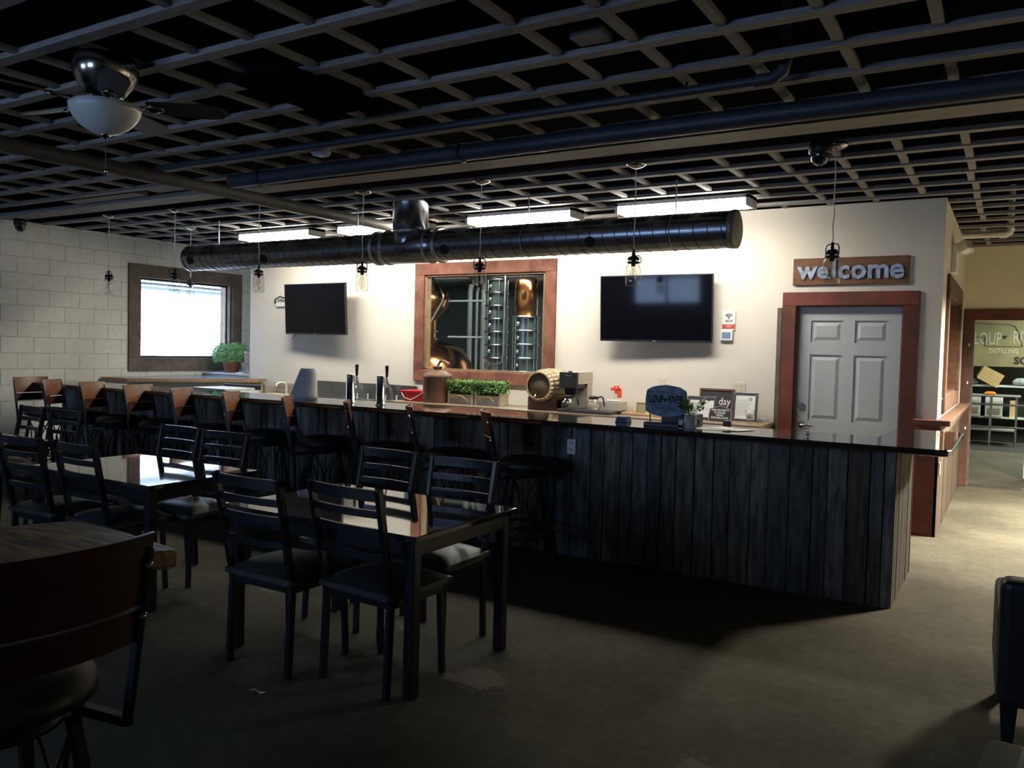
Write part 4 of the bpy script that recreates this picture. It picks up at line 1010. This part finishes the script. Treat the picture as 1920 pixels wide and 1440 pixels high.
# coffee brewer
t = thing('coffee_brewer', 'beige and black commercial coffee brewer beside the barrel', 'coffee maker', (-3.92, 7.98, cz))
B(-.21, .40, -.235, .18, .0, .035).build('warmer_base', mat('dark_grey_enamel', (.07, .07, .075), .3), t, bevel=.004)
B(-.21, -.0, -.20, .0, .255, .425).build('head', BLK, t, bevel=.006)
B(-.205, .006, -.17, .18, .30, .43).build('side_panel', mat('beige_enamel', (.55, .50, .40), .35), t, bevel=.003)
B(-.10, -.06, -.205, -.19, .427, .44).build('lid_lip', BLK, t)
B(-.19, .004, .06, .18, .035, .31).build('column', mat('beige_enamel', (.55, .50, .40), .35), t, bevel=.004)
B(-.195, 0, -.21, -.199, .26, .42).build('control_panel', INK, t, bevel=.002)
B(-.13, -.06, -.2115, -.2095, .385, .395).build('badge', STEEL, t)
MB().lathe([(.075, .255), (.07, .20), (.05, .17), (.02, .16), (0, .16)], c=(-.10, -.12, 0), n=20).build('filter_basket', BLK, t)
B(.19, .42, -.05, .18, .035, .13).build('rear_warmer', bpy.data.materials['beige_enamel'], t, bevel=.004)
def carafe(x, y, z, lab, rz):
    t = thing('coffee_carafe', lab, 'carafe', (x, y, z), rz, 'glass coffee carafes')
    MB().lathe([(0, .0), (.06, .0), (.075, .02), (.08, .05), (.072, .08), (.05, .11), (.04, .125), (.046, .135), (.044, .135), (.038, .125), (.048, .11), (.07, .08), (.077, .05), (.072, .021), (.058, .003), (0, .003)], n=28, closed=True).build('glass_body', JAR, t)
    MB().lathe([(.041, .118), (.050, .12), (.050, .14), (.042, .15), (.0, .152)], n=24).build('lid', BLK, t)
    MB().lathe([(.0745, .073), (.0765, .073), (.0765, .077), (.0745, .077)], n=28, closed=True).build('band', CHROME, t)
    MB().tube([(.045, 0, .135), (.085, 0, .15), (.11, 0, .14), (.125, 0, .08), (.13, 0, .05)], .009, n=8).build('handle', BLK, t)
carafe(-4.02, 7.80, cz+.035, 'empty glass carafe with black handle under the brewer head', R(-10)); carafe(-3.74, 7.83, cz+.035, 'empty glass carafe on the right warmer plate', R(-5))
t = thing('spray_bottle', 'clear bottle with bright red pump head behind the coffee brewer', 'bottle', (-3.66, 8.22, cz))
MB().lathe([(0, 0), (.03, 0), (.032, .16), (.015, .19), (.015, .21), (0, .21)], n=16).build('bottle_body', JAR, t)
RO = mat('orange_red_plastic', (.85, .07, .02), .35)
g = MB().box(-.06, .05, -.02, .02, .235, .265); g.box(.02, .055, -.02, .02, .16, .25); g.box(-.015, .02, -.015, .015, .20, .24); g.box(-.03, -.01, -.01, .01, .265, .285); g.box(.01, .03, -.01, .01, .265, .29); g.build('pump_head', RO, t, bevel=.003)
o = MB().lathe([(0, 0), (.08, 0), (.085, .012), (.06, .014), (0, .012)], n=24).build('saucer', WHT, None, loc=(-3.60, 8.02, cz+.131)); tag(o, 'small pale saucer on the rear warmer of the coffee brewer', 'saucer')
t = thing('wooden_tray', 'shallow pale wooden tray on the counter right of the coffee brewer', 'tray', (-3.2, 8.10, cz))
B(-.28, .28, -.16, .16, 0, .008).build('base', OAK, t)
for a in ((-.28, .28, -.16, -.148), (-.28, .28, .148, .16), (-.28, -.268, -.16, .16), (.268, .28, -.16, .16)): B(*a, 0, .03).build('rim', OAK, t, bevel=.003)
# framed things
def frame(lab, x, y, z, w_, h_, lean, m, inner, bw_=.025, rz=0, cat='picture frame'):
    t = thing('picture_frame', lab, cat, (x, y, z), R(rz), 'framed papers on the back counter'); t.rotation_euler.x = R(-lean)
    g = MB(); g.box(-w_/2, w_/2, -.012, .012, 0, bw_); g.box(-w_/2, w_/2, -.012, .012, h_-bw_, h_); g.box(-w_/2, -w_/2+bw_, -.012, .012, bw_, h_-bw_); g.box(w_/2-bw_, w_/2, -.012, .012, bw_, h_-bw_)
    g.build('frame', m, t, bevel=.003)
    B(-w_/2+bw_*.8, w_/2-bw_*.8, -.004, .006, bw_*.8, h_-bw_*.8).build('paper', inner, t)
    return t
SILV = mat('silver_black_frame', (.10, .10, .11), .25, metal=.3)
CHALK = mat('chalkboard', (.03, .028, .03), .7)
f1 = frame('large brown framed chalkboard lettered day behind the other frames', -2.56, 8.20, cz, .36, .31, 10, WALNUT, CHALK, .022)
text('day', .11, WHITEINK, f1, (.085, -.006, .18), ext=.0006, sx=.8)
f2 = frame('black framed certificate at the left, half behind the mug plant', -2.64, 7.99, cz, .30, .235, 12, SILV, PAPER, .028)
f3 = frame('black and silver framed printed document at the right end of the row', -2.255, 8.16, cz, .24, .285, 10, SILV, PAPER, .022)
g = MB()
for k in range(9): g.box(-.085, .075-.02*(k % 3), -.0055, -.004, .06+k*.018, .063+k*.018)
g.build('printed_lines', mat('grey_print', (.35, .35, .37), .8), f3)
MB().lathe([(.010, 0), (.015, 0), (.015, .001), (.010, .001)], n=14, T=T3((.05, -.0045, .22), rx=R(90)), closed=True).build('seal', INK, f3)
g = MB()
for k in range(6): g.box(-.10, .09-.02*(k % 2), -.0055, -.004, .06+k*.022, .062+k*.022)
g.build('printed_lines', bpy.data.materials['grey_print'], f2)
t = thing('surveillance_sign', 'small black shield sign with white video surveillance lettering', 'sign', (-2.43, 7.93, cz)); t.rotation_euler.x = R(-10)
sh = [(-.10, .0), (.0, -.005), (.10, .0), (.108, .06), (.098, .12), (.0, .15), (-.098, .12), (-.108, .06)]
MB().prism([(a*1.06, (b-.07)*1.07+.07) for a, b in sh], -.003, .003, T3((0, 0, 0), rx=R(90))).build('border', mat('grey_border', (.3, .3, .3), .5), t)
MB().prism(sh, -.001, .005, T3((0, 0, 0), rx=R(90))).build('panel', CHALK, t)
text('THIS PROPERTY\nIS UNDER\nVIDEO\nSURVEILLANCE', .025, WHITEINK, t, (0, -.0058, .072), ext=.0005, bold=.0006)
t = thing('glass_tumbler', 'stacked white and clear cups at the right end of the framed papers', 'cup', (-2.125, 7.88, cz))
MB().lathe([(0, 0), (.028, 0), (.04, .09), (.042, .13), (.04, .13), (.038, .09), (.026, .003), (0, .003)], n=20, closed=True).build('cup_body', JAR, t)
MB().lathe([(0, .05), (.03, .05), (.036, .11), (.03, .112), (0, .10)], n=20).build('cup_insert', WHT, t)
t = thing('wire_holder', 'small bent wire card holder near the end of the back counter', 'holder', (-2.03, 7.95, cz))
MB().tube([(-.04, 0, 0), (-.04, 0, .05), (-.02, 0, .06), (.03, 0, .055), (.045, 0, .06), (.045, 0, .045), (.01, 0, .04), (-.03, 0, .03), (.04, 0, .0)], .003, n=5).build('wire', STEEL, t)
t = thing('tabletop_frame', 'small gilt standing frame left of the blue sign', 'picture frame', (-3.33, 8.12, cz), R(10)); t.rotation_euler.x = R(-12)
g = MB(); g.box(-.05, .05, -.006, .006, 0, .012); g.box(-.05, .05, -.006, .006, .118, .13); g.box(-.05, -.038, -.006, .006, 0, .13); g.box(.038, .05, -.006, .006, 0, .13); g.build('frame', mat('gilt', (.35, .28, .14), .4, metal=.5), t)
B(-.04, .04, -.002, .002, .01, .12).build('picture', mat('olive_picture', (.30, .32, .18), .7, noise=.4), t)

# ------------------------------------------------------------------ things on the bar top
bz = 1.07
def tower(x, lab):
    t = thing('beer_tower', lab, 'beer tap', (x, 5.74, bz), 0, 'chrome beer tap towers')
    MB().lathe([(0, 0), (.048, 0), (.048, .008), (.038, .012), (.038, .255), (.036, .262), (0, .264)], n=28).build('column', CHROME, t)
    MB().tube([(.0, .036, .215), (.0, .075, .212), (.0, .085, .20)], .010, n=10).build('faucet_shank', CHROME, t)
    g = MB(); g.tube([(0, .085, .225), (0, .088, .205), (0, .10, .175), (0, .105, .15)], [.012, .014, .010, .009], n=10); g.lathe([(0, .25), (.008, .25), (.012, .222), (0, .222)], c=(0, .083, 0), n=10); g.build('faucet_body', CHROME, t)
    MB().lathe([(0, .245), (.009, .245), (.012, .26), (.017, .345), (.015, .352), (0, .355)], c=(0, .083, 0), n=14).build('tap_handle', BLK, t)
    return t
tower(-5.22, 'left chrome beer tap tower with black handle on the bar'); tower(-4.86, 'right chrome beer tap tower with black handle on the bar')
t = thing('paper_cone', 'grey half rolled paper chute standing on the bar left of the taps', 'paper roll', (-5.84, 5.75, bz))
P1 = []
for j in range(7):
    v = j/6; row = []
    for i in range(15):
        a = R(-15+230*i/14-120)
        rx = .085+.075*(1-v)
        row.append((rx*math.cos(a)+(.075*v-.0), rx*.75*math.sin(a), .30*v))
    P1.append(row)
o = MB().grid(P1).build('sheet', mat('grey_paper', (.5, .5, .5), .6, noise=.05), t); so = o.modifiers.new('solid', 'SOLIDIFY'); so.thickness = .004
t = thing('counter_sign', 'slate blue shield shaped sign lettered Loup River on a wire easel', 'sign', (-2.15, 5.72, bz))
BLU = mat('slate_blue_paint', (.30, .37, .50), .6, col2=(.14, .18, .27), scale=14)
sp = [(-.155, .10), (-.10, .075), (0, .062), (.10, .075), (.155, .10), (.16, .18), (.15, .258), (.10, .285), (0, .30), (-.10, .285), (-.15, .258), (-.16, .18)]
MB().prism(sp, -.008, .008, T3((0, 0, 0), rx=R(90))).build('panel', BLU, t, bevel=.003)
text('LOUP   RIVER', .078, INK, t, (.0, -.010, .19), ext=.001, sx=.56, bold=.002)
MB().prism([(0, -.018), (.016, .002), (.010, .010), (0, .004), (-.010, .010), (-.016, .002)], -.001, .001, T3((-.004, -.0095, .19), rx=R(90))).build('heart', INK, t)
text('DISTILLING', .032, mat('dim_blue_ink', (.03, .045, .08), .6), t, (0, -.010, .125), ext=.0006)
g = MB()
ol = [(-.14, .245), (.03, .245), (.09, .225), (.125, .17), (.15, .145), (-.10, .150), (-.10, .17), (-.14, .17)]
for a, b in zip(ol, ol[1:]+ol[:1]): g.bar((a[0], -.0095, a[1]), (b[0], -.0095, b[1]), .003, .003)
g.build('state_outline', INK, t)
g = MB()
for s in (-1, 1):
    g.tube([(s*.13, .012, .12), (s*.13, .03, 0), (s*.13, -.03, 0), (s*.13, -.03, .03)], .004, n=6); g.tube([(s*.13, -.03, .0), (s*.10, -.03, .03), (s*.07, -.03, 0)], .003, n=6)
g.build('wire_easel', BLK, t)
t = thing('cash_box', 'black low box with raised back under the slate blue sign', 'box', (-2.10, 5.66, bz))
B(-.17, .19, -.07, .0, 0, .03).build('base', BLK, t, bevel=.004)
B(-.10, .17, .10, .24, 0, .09).build('rear_block', BLK, t, bevel=.006)
t = thing('table_tent', 'small navy folded tent card on the bar left of the blue sign', 'card holder', (-2.50, 5.76, bz))
MB().prism([(-.05, 0), (.05, 0), (.035, .045), (-.035, .045)], -.045, .045, T3((0, 0, 0), rx=R(90), rz=R(0))).build('card', mat('navy_card', (.06, .08, .18), .5), t, bevel=.003)
t = thing('mug_plant', 'white mug holding a leafy green sprig beside the blue sign', 'plant', (-1.93, 5.62, bz))
MB().lathe([(0, 0), (.04, 0), (.043, .005), (.043, .095), (.040, .095), (.040, .08), (0, .08)], n=24).build('mug', mat('off_white_mug', (.50, .50, .46), .35), t)
MB().tube([(.04, 0, .02), (.07, 0, .025), (.078, 0, .05), (.068, 0, .075), (.04, 0, .078)], .006, n=8).build('handle', bpy.data.materials['off_white_mug'], t)
B(-.075, -.045, -.03, .03, 0, .06).build('card_stack', PAPER, t)
g = MB(); rg = random.Random(11); lf = MB()
for k in range(16):
    a = rg.uniform(0, 6.28); r_ = rg.uniform(.03, .12); h = rg.uniform(.05, .13)
    tip = Vector((r_*math.cos(a)+.01, r_*math.sin(a), .085+h)); g.tube([(0, 0, .07), tuple(tip*.5+Vector((0, 0, .06))), tuple(tip)], .0016, n=4)
    for q in range(7):
        f = .45+.55*q/6; p_ = Vector((0, 0, .09)).lerp(tip, f)
        d = Vector((rg.uniform(-1, 1), rg.uniform(-1, 1), rg.uniform(0, 1))).normalized(); s_ = d.cross(Vector((0, 0, 1))).normalized()*.010; L_ = rg.uniform(.04, .065)
        lf.add([p_, p_+d*L_*.5+s_, p_+d*L_, p_+d*L_*.5-s_], [(0, 1, 2, 3)])
g.build('stems', GREEN, t); f_ = lf.build('leaves', mat('olive_leaf', (.22, .34, .08), .6, col2=(.09, .18, .03), scale=20), t); f_['kind'] = 'stuff'
o = B(-.028, .028, -.02, .02, 0, .045).build('card_block', BLK, bevel=.006); o.location = (-1.78, 6.0, bz); tag(o, 'small black block on the bar top behind the papers', 'block')
for i, (x, y, a, lab) in enumerate(((-1.83, 5.74, 8, 'white sheet of paper lying flat on the bar, left one'), (-1.70, 5.80, -20, 'white sheet of paper lying flat on the bar, right one'))):
    o = B(-.14, .14, -.10, .10, 0, .002).build('paper_sheet', PAPER, loc=(x, y, bz+.0005+i*.0025), rz=R(a)); tag(o, lab, 'paper', 'papers on the bar')
t = thing('wire_ornament', 'little curly wire stand near the right end of the bar top', 'ornament', (-1.14, 5.66, bz))
MB().tube([(.035*math.cos(k*.7)*(1-k*.02), .01*math.sin(k), .004+.0022*k) for k in range(26)], .002, n=5).build('wire', NICK, t)

# ------------------------------------------------------------------ still room behind the red window
t = thing('copper_still', 'tall copper pot still with onion helmet at the left of the still room', 'still', (-8.08, 10.6, 0))
MB().lathe([(0, .35), (.5, .36), (.75, .6), (.80, 1.1), (.76, 1.36), (.62, 1.58), (.35, 1.70), (.2, 1.72)], n=40).build('pot', COPPER, t)
MB().lathe([(.2, 1.70), (.2, 2.02), (.22, 2.06), (.36, 2.22), (.40, 2.36), (.36, 2.50), (.24, 2.60), (.15, 2.64), (.11, 2.76), (.08, 2.95)], n=40).build('helmet', COPPER, t)
for z in (1.72, 1.84): MB().lathe([(.205, z), (.23, z), (.23, z+.03), (.205, z+.03)], n=36, closed=True).build('flange', CHROME, t)
for s in (0, 1, 2): MB().tube([(.45*math.cos(s*2.1), .45*math.sin(s*2.1), 0), (.45*math.cos(s*2.1), .45*math.sin(s*2.1), .42)], .05).build('leg', STEEL, t)
MB().tube([(.40, -.15, 2.52), (.46, -.15, 2.40), (.44, -.15, 2.32), (.23, -.2, 1.95), (.22, -.2, 1.6)], .018).build('steam_pipe', CHROME, t)
WG = mat('bright_white_pipe', (.75, .8, .78), .2)
for x, r_, z1, lab in ((-7.83, .042, 2.68, 'left thick white upright pipe in the still room'), (-7.69, .023, 2.61, 'middle thin white upright pipe in the still room'), (-7.56, .042, 2.66, 'right thick white upright pipe in the still room')):
    o = MB().tube([(x, 11.5, .0), (x, 11.5, z1-.1), (x+.01, 11.52, z1)], r_, n=14).build('upright_pipe', WG); tag(o, lab, 'pipe', 'white upright pipes in the still room')
for z, lab in ((2.33, 'upper level crosswise steel pipe in the still room'), (1.77, 'lower level crosswise steel pipe in the still room')):
    o = MB().tube([(-7.62, 10.6, z), (-6.85, 10.6, z)], .016).build('cross_pipe', WG); tag(o, lab, 'pipe', 'level pipes in the still room')  # white colour stands in for the bright reflections on these steel pipes
def column(x, y, z0, z1, r_, n_, lab, cap=None):
    t = thing('column_still', lab, 'still', (x, y, 0), 0, 'framed plate column stills')
    g = MB()
    for k in range(n_+1):
        z = z0+(z1-z0)*k/n_
        g = MB().lathe([(r_-.02, z-.012), (r_+.03, z-.012), (r_+.03, z+.012), (r_-.02, z+.012)], n=28, closed=True); g.build('flange', STEEL, t)
        if k < n_:
            MB().lathe([(r_*.8, z+.012), (r_*.8, z+(z1-z0)/n_-.012)], n=24).build('glass_section', mat('dark_sight_glass', (.05, .07, .065), .08, spec=.8), t)
            MB().lathe([(0, .0), (.035, 0), (.035, .03), (0, .03)], n=14, T=T3((-r_*.3, -r_*.78, z+(z1-z0)/n_/2), rx=R(90))).build('sight_port', CHROME, t)
    for k in range(6):
        a = k*math.pi/3+.2; MB().tube([((r_+.02)*math.cos(a), (r_+.02)*math.sin(a), .1), ((r_+.02)*math.cos(a), (r_+.02)*math.sin(a), z1)], .009, n=6).build('tie_rod', STEEL, t)
    if cap: MB().lathe([(.0, z1), (r_+.0, z1), (r_+.0, z1+cap), (r_*.8, z1+cap+.06), (.05, z1+cap+.09), (.05, z1+cap+.3)], n=36).build('copper_dome', COPPER, t)
    return t
column(-6.60, 10.4, .5, 2.62, .15, 11, 'narrow column still of ringed glass sections in the middle of the window')
column(-5.98, 10.2, .5, 2.06, .165, 8, 'column still with a copper drum on top at the right of the window', .5)
o = MB().tube([(-6.28, 10.1, 2.9), (-6.28, 10.1, 1.52), (-6.30, 10.1, 1.42), (-6.37, 10.1, 1.37), (-6.6, 10.1, 1.37)], .018).build('bent_pipe', STEEL); tag(o, 'long steel pipe with bottom bend between the column stills', 'pipe')
t = thing('bright_window', 'tall bright window seen through the still room right side', 'window', (-6.30, 12.44, 0))
B(-.40, .20, 0, .02, 1.2, 2.35).build('pane', emit('daylit_pane', (.85, .95, 1.), 2.2), t)
for x in (-.40, -.1, .2): B(x-.02, x+.02, -.03, .0, 1.2, 2.35).build('mullion', INK, t)
for z in (1.2, 1.5, 1.75, 2.0, 2.35): B(-.42, .22, -.03, 0, z-.02, z+.02).build('mullion', INK, t)
o = MB().tube([(-9.2, 11.5, 2.75), (-1, 11.5, 2.75)], .09, n=16).build('overhead_duct', STEEL); tag(o, 'dull overhead pipe near the still room ceiling', 'pipe')

# ------------------------------------------------------------------ work room beyond the far doorway
t = thing('banner', 'olive banner lettered Loup River Distilling with a state outline', 'banner', (-.10, 19.4, 0))
OLV = mat('olive_cream_banner', (.27, .24, .12), .7, col2=(.15, .14, .07), scale=1.2)
B(-.85, 1.6, -.01, .01, 1.49, 2.62).build('cloth', OLV, t)
GRYL = mat('pale_grey_print', (.40, .42, .34), .7)
text('LOUP', .36, GRYL, t, (-.375, -.014, 2.04), ext=.001, sx=.54); text('RIVER', .36, GRYL, t, (.31, -.014, 2.07), ext=.001, sx=.54)
text('DISTILLING', .13, mat('pale_yellow_print', (.55, .55, .38), .7), t, (-.09, -.014, 1.80), ext=.001, sx=.78)
text('SO', .20, INK, t, (.23, -.014, 1.61), ext=.001, bold=.008)
MB().prism([(0, -.05), (.045, .0), (.03, .03), (0, .012), (-.03, .03), (-.045, 0)], -.002, .002, T3((-.08, -.014, 2.09), rx=R(90))).build('heart', INK, t)
g = MB(); ol = [(-.63, 2.36), (-.02, 2.34), (.10, 2.30), (.17, 2.14), (.24, 1.90), (-.42, 1.90), (-.42, 2.08), (-.63, 2.08)]
for a, b in zip(ol, ol[1:]+ol[:1]): g.bar((a[0], -.014, a[1]), (b[0], -.014, b[1]), .014, .006)
g.build('state_outline', INK, t)
SHM = mat('white_shelf', (.62, .66, .60), .5)
t = thing('storage_shelf', 'white storage shelves under the banner in the far work room', 'shelf', (0, 19.1, 0))
for z in (.50, 1.12): B(-.9, 1.6, -.25, .28, z-.03, z).build('shelf_board', SHM, t)
for x in (-.88, .4, 1.55): B(x-.03, x+.03, .1, .14, 0, 1.12).build('upright', SHM, t)
B(-.9, 1.6, .25, .28, 0, 1.1).build('back_board', mat('dark_back', (.03, .035, .03), .8), t)
t = thing('cardboard_box', 'open tan cardboard box tilted on top of the shelf', 'box', (-.38, 18.98, 1.30)); t.rotation_euler = (0, R(28), R(8))
B(-.21, .19, -.13, .13, -.12, .12).build('carton', mat('tan_cardboard', (.45, .33, .14), .8, noise=.1), t)
MB().add([(-.21, -.13, -.12), (.19, -.13, -.12), (.19, -.22, -.16), (-.21, -.22, -.16)], [(0, 1, 2, 3), (3, 2, 1, 0)]).build('flap', bpy.data.materials['tan_cardboard'], t)
for x, w_, lab in ((-.66, .26, 'white carton with printed wine outlines on the lower shelf, left one'), (-.30, .30, 'white carton with printed wine outlines on the lower shelf, right one')):
    t = thing('white_carton', lab, 'box', (x, 18.98, .50), 0, 'white cartons on the lower shelf')
    B(-w_/2, w_/2, -.14, .14, 0, .38).build('carton', PAPER, t, bevel=.003)
    B(-w_*.35, w_*.35, -.143, -.14, .05, .17).build('print', mat('beige_print', (.5, .42, .30), .8, noise=.5, scale=30), t)
o = B(-.05, .06, -.08, .08, 0, .33).build('wooden_block', OAK, loc=(.02, 18.98, .50)); tag(o, 'upright tan wooden piece on the lower shelf', 'block')
o = bulge(.16, .12, .12).build('plastic_bag', mat('clear_grey_bag', (.32, .36, .36), .15, noise=.5, scale=20, bump=.5), None, loc=(.15, 18.98, 1.16)); tag(o, 'crumpled clear plastic bag on the upper shelf', 'bag')
o = bulge(.13, .12, .10).build('plastic_bag', bpy.data.materials['clear_grey_bag'], None, loc=(-.72, 18.98, 1.155)); tag(o, 'crumpled bluish plastic bag left of the tan box', 'bag')
t = thing('metal_cart', 'galvanised pipe frame work cart with lower shelf in the far room', 'cart', (-.36, 18.3, 0))
B(-.50, .50, -.32, .32, .93, .955).build('worktop', mat('galvanised_top', (.42, .44, .40), .4, metal=.5, noise=.2), t, bevel=.005)
for sx in (-.44, .02, .44):
    for sy in (-.28, .28): MB().tube([(sx, sy, 0), (sx, sy, .93)], .02, n=10).build('leg', STEEL, t)
for z in (.36, .78): MB().tube([(-.5, -.30, z), (.7, -.30, z)], .018, n=8).build('rail', STEEL, t)
B(-.44, .44, -.26, .26, .28, .30).build('lower_shelf', bpy.data.materials['galvanised_top'], t)
o = bulge(.10, .07, .06).build('orange_rag', mat('orange_cloth', (.85, .22, .02), .8, noise=.3, scale=20), None, loc=(-.36, 18.1, .965)); tag(o, 'crumpled bright orange rag on the metal cart', 'rag')
o = B(-1.0, .9, 17.0, 18.78, -.002, .006).build('rubber_mat', mat('black_rubber', (.02, .022, .018), .7), None); tag(o, 'black rubber mat under the metal cart', 'mat')

# ------------------------------------------------------------------ outside the plant window
t = thing('neighbour_building', 'white sided building with soffit and grey window outside the plant window', 'building', (-14.2, 9, 0))
SID = mat('white_siding', (.82, .83, .84), .6, noise=.02)
B(-1.5, 0, -8, 10, 0, 3.2).build('wall', SID, t)
B(-1.7, .10, -8.2, 10.2, 2.62, 2.70).build('soffit', mat('grey_eave_paint', (.10, .125, .135), .6, noise=.03), t)
B(-1.7, .14, -8.2, 10.2, 2.70, 2.90).build('fascia', SID, t)
for k in range(10): B(0, .012, -8, 10, .3*k+.02, .3*k+.29).build('siding_board', SID, t)
wn = B(.012, .05, 2.35, 4.2, .9, 1.98).build('window', mat('grey_window_trim', (.05, .06, .065), .5), t)
B(.05, .055, 2.43, 4.2, 1.75, 1.93).build('pane', mat('pale_pane', (.12, .15, .16), .3), wn)
B(.05, .055, 2.43, 4.2, 1.0, 1.68).build('pane', mat('pale_pane', (.12, .15, .16), .3), wn)

# small litter on the floor
for x, y, s_, lab in ((-2.94, 2.58, .035, 'white shred of paper on the floor beside the nearest chairs'), (.01, 5.95, .025, 'tiny white crumb on the concrete beyond the bar end')):
    z = onfloor = .002
    o = MB().add([(0, 0, .001), (s_, s_*.3, .012), (s_*2, s_*.2, .002), (s_*2.6, s_*.9, .008), (s_*1.6, s_*.8, .001), (s_*.6, s_*.6, .01)], [(0, 1, 5), (1, 2, 4, 5), (2, 3, 4)]).build('paper_scrap', WHITEINK, None, loc=(x, y, z)); tag(o, lab, 'litter')
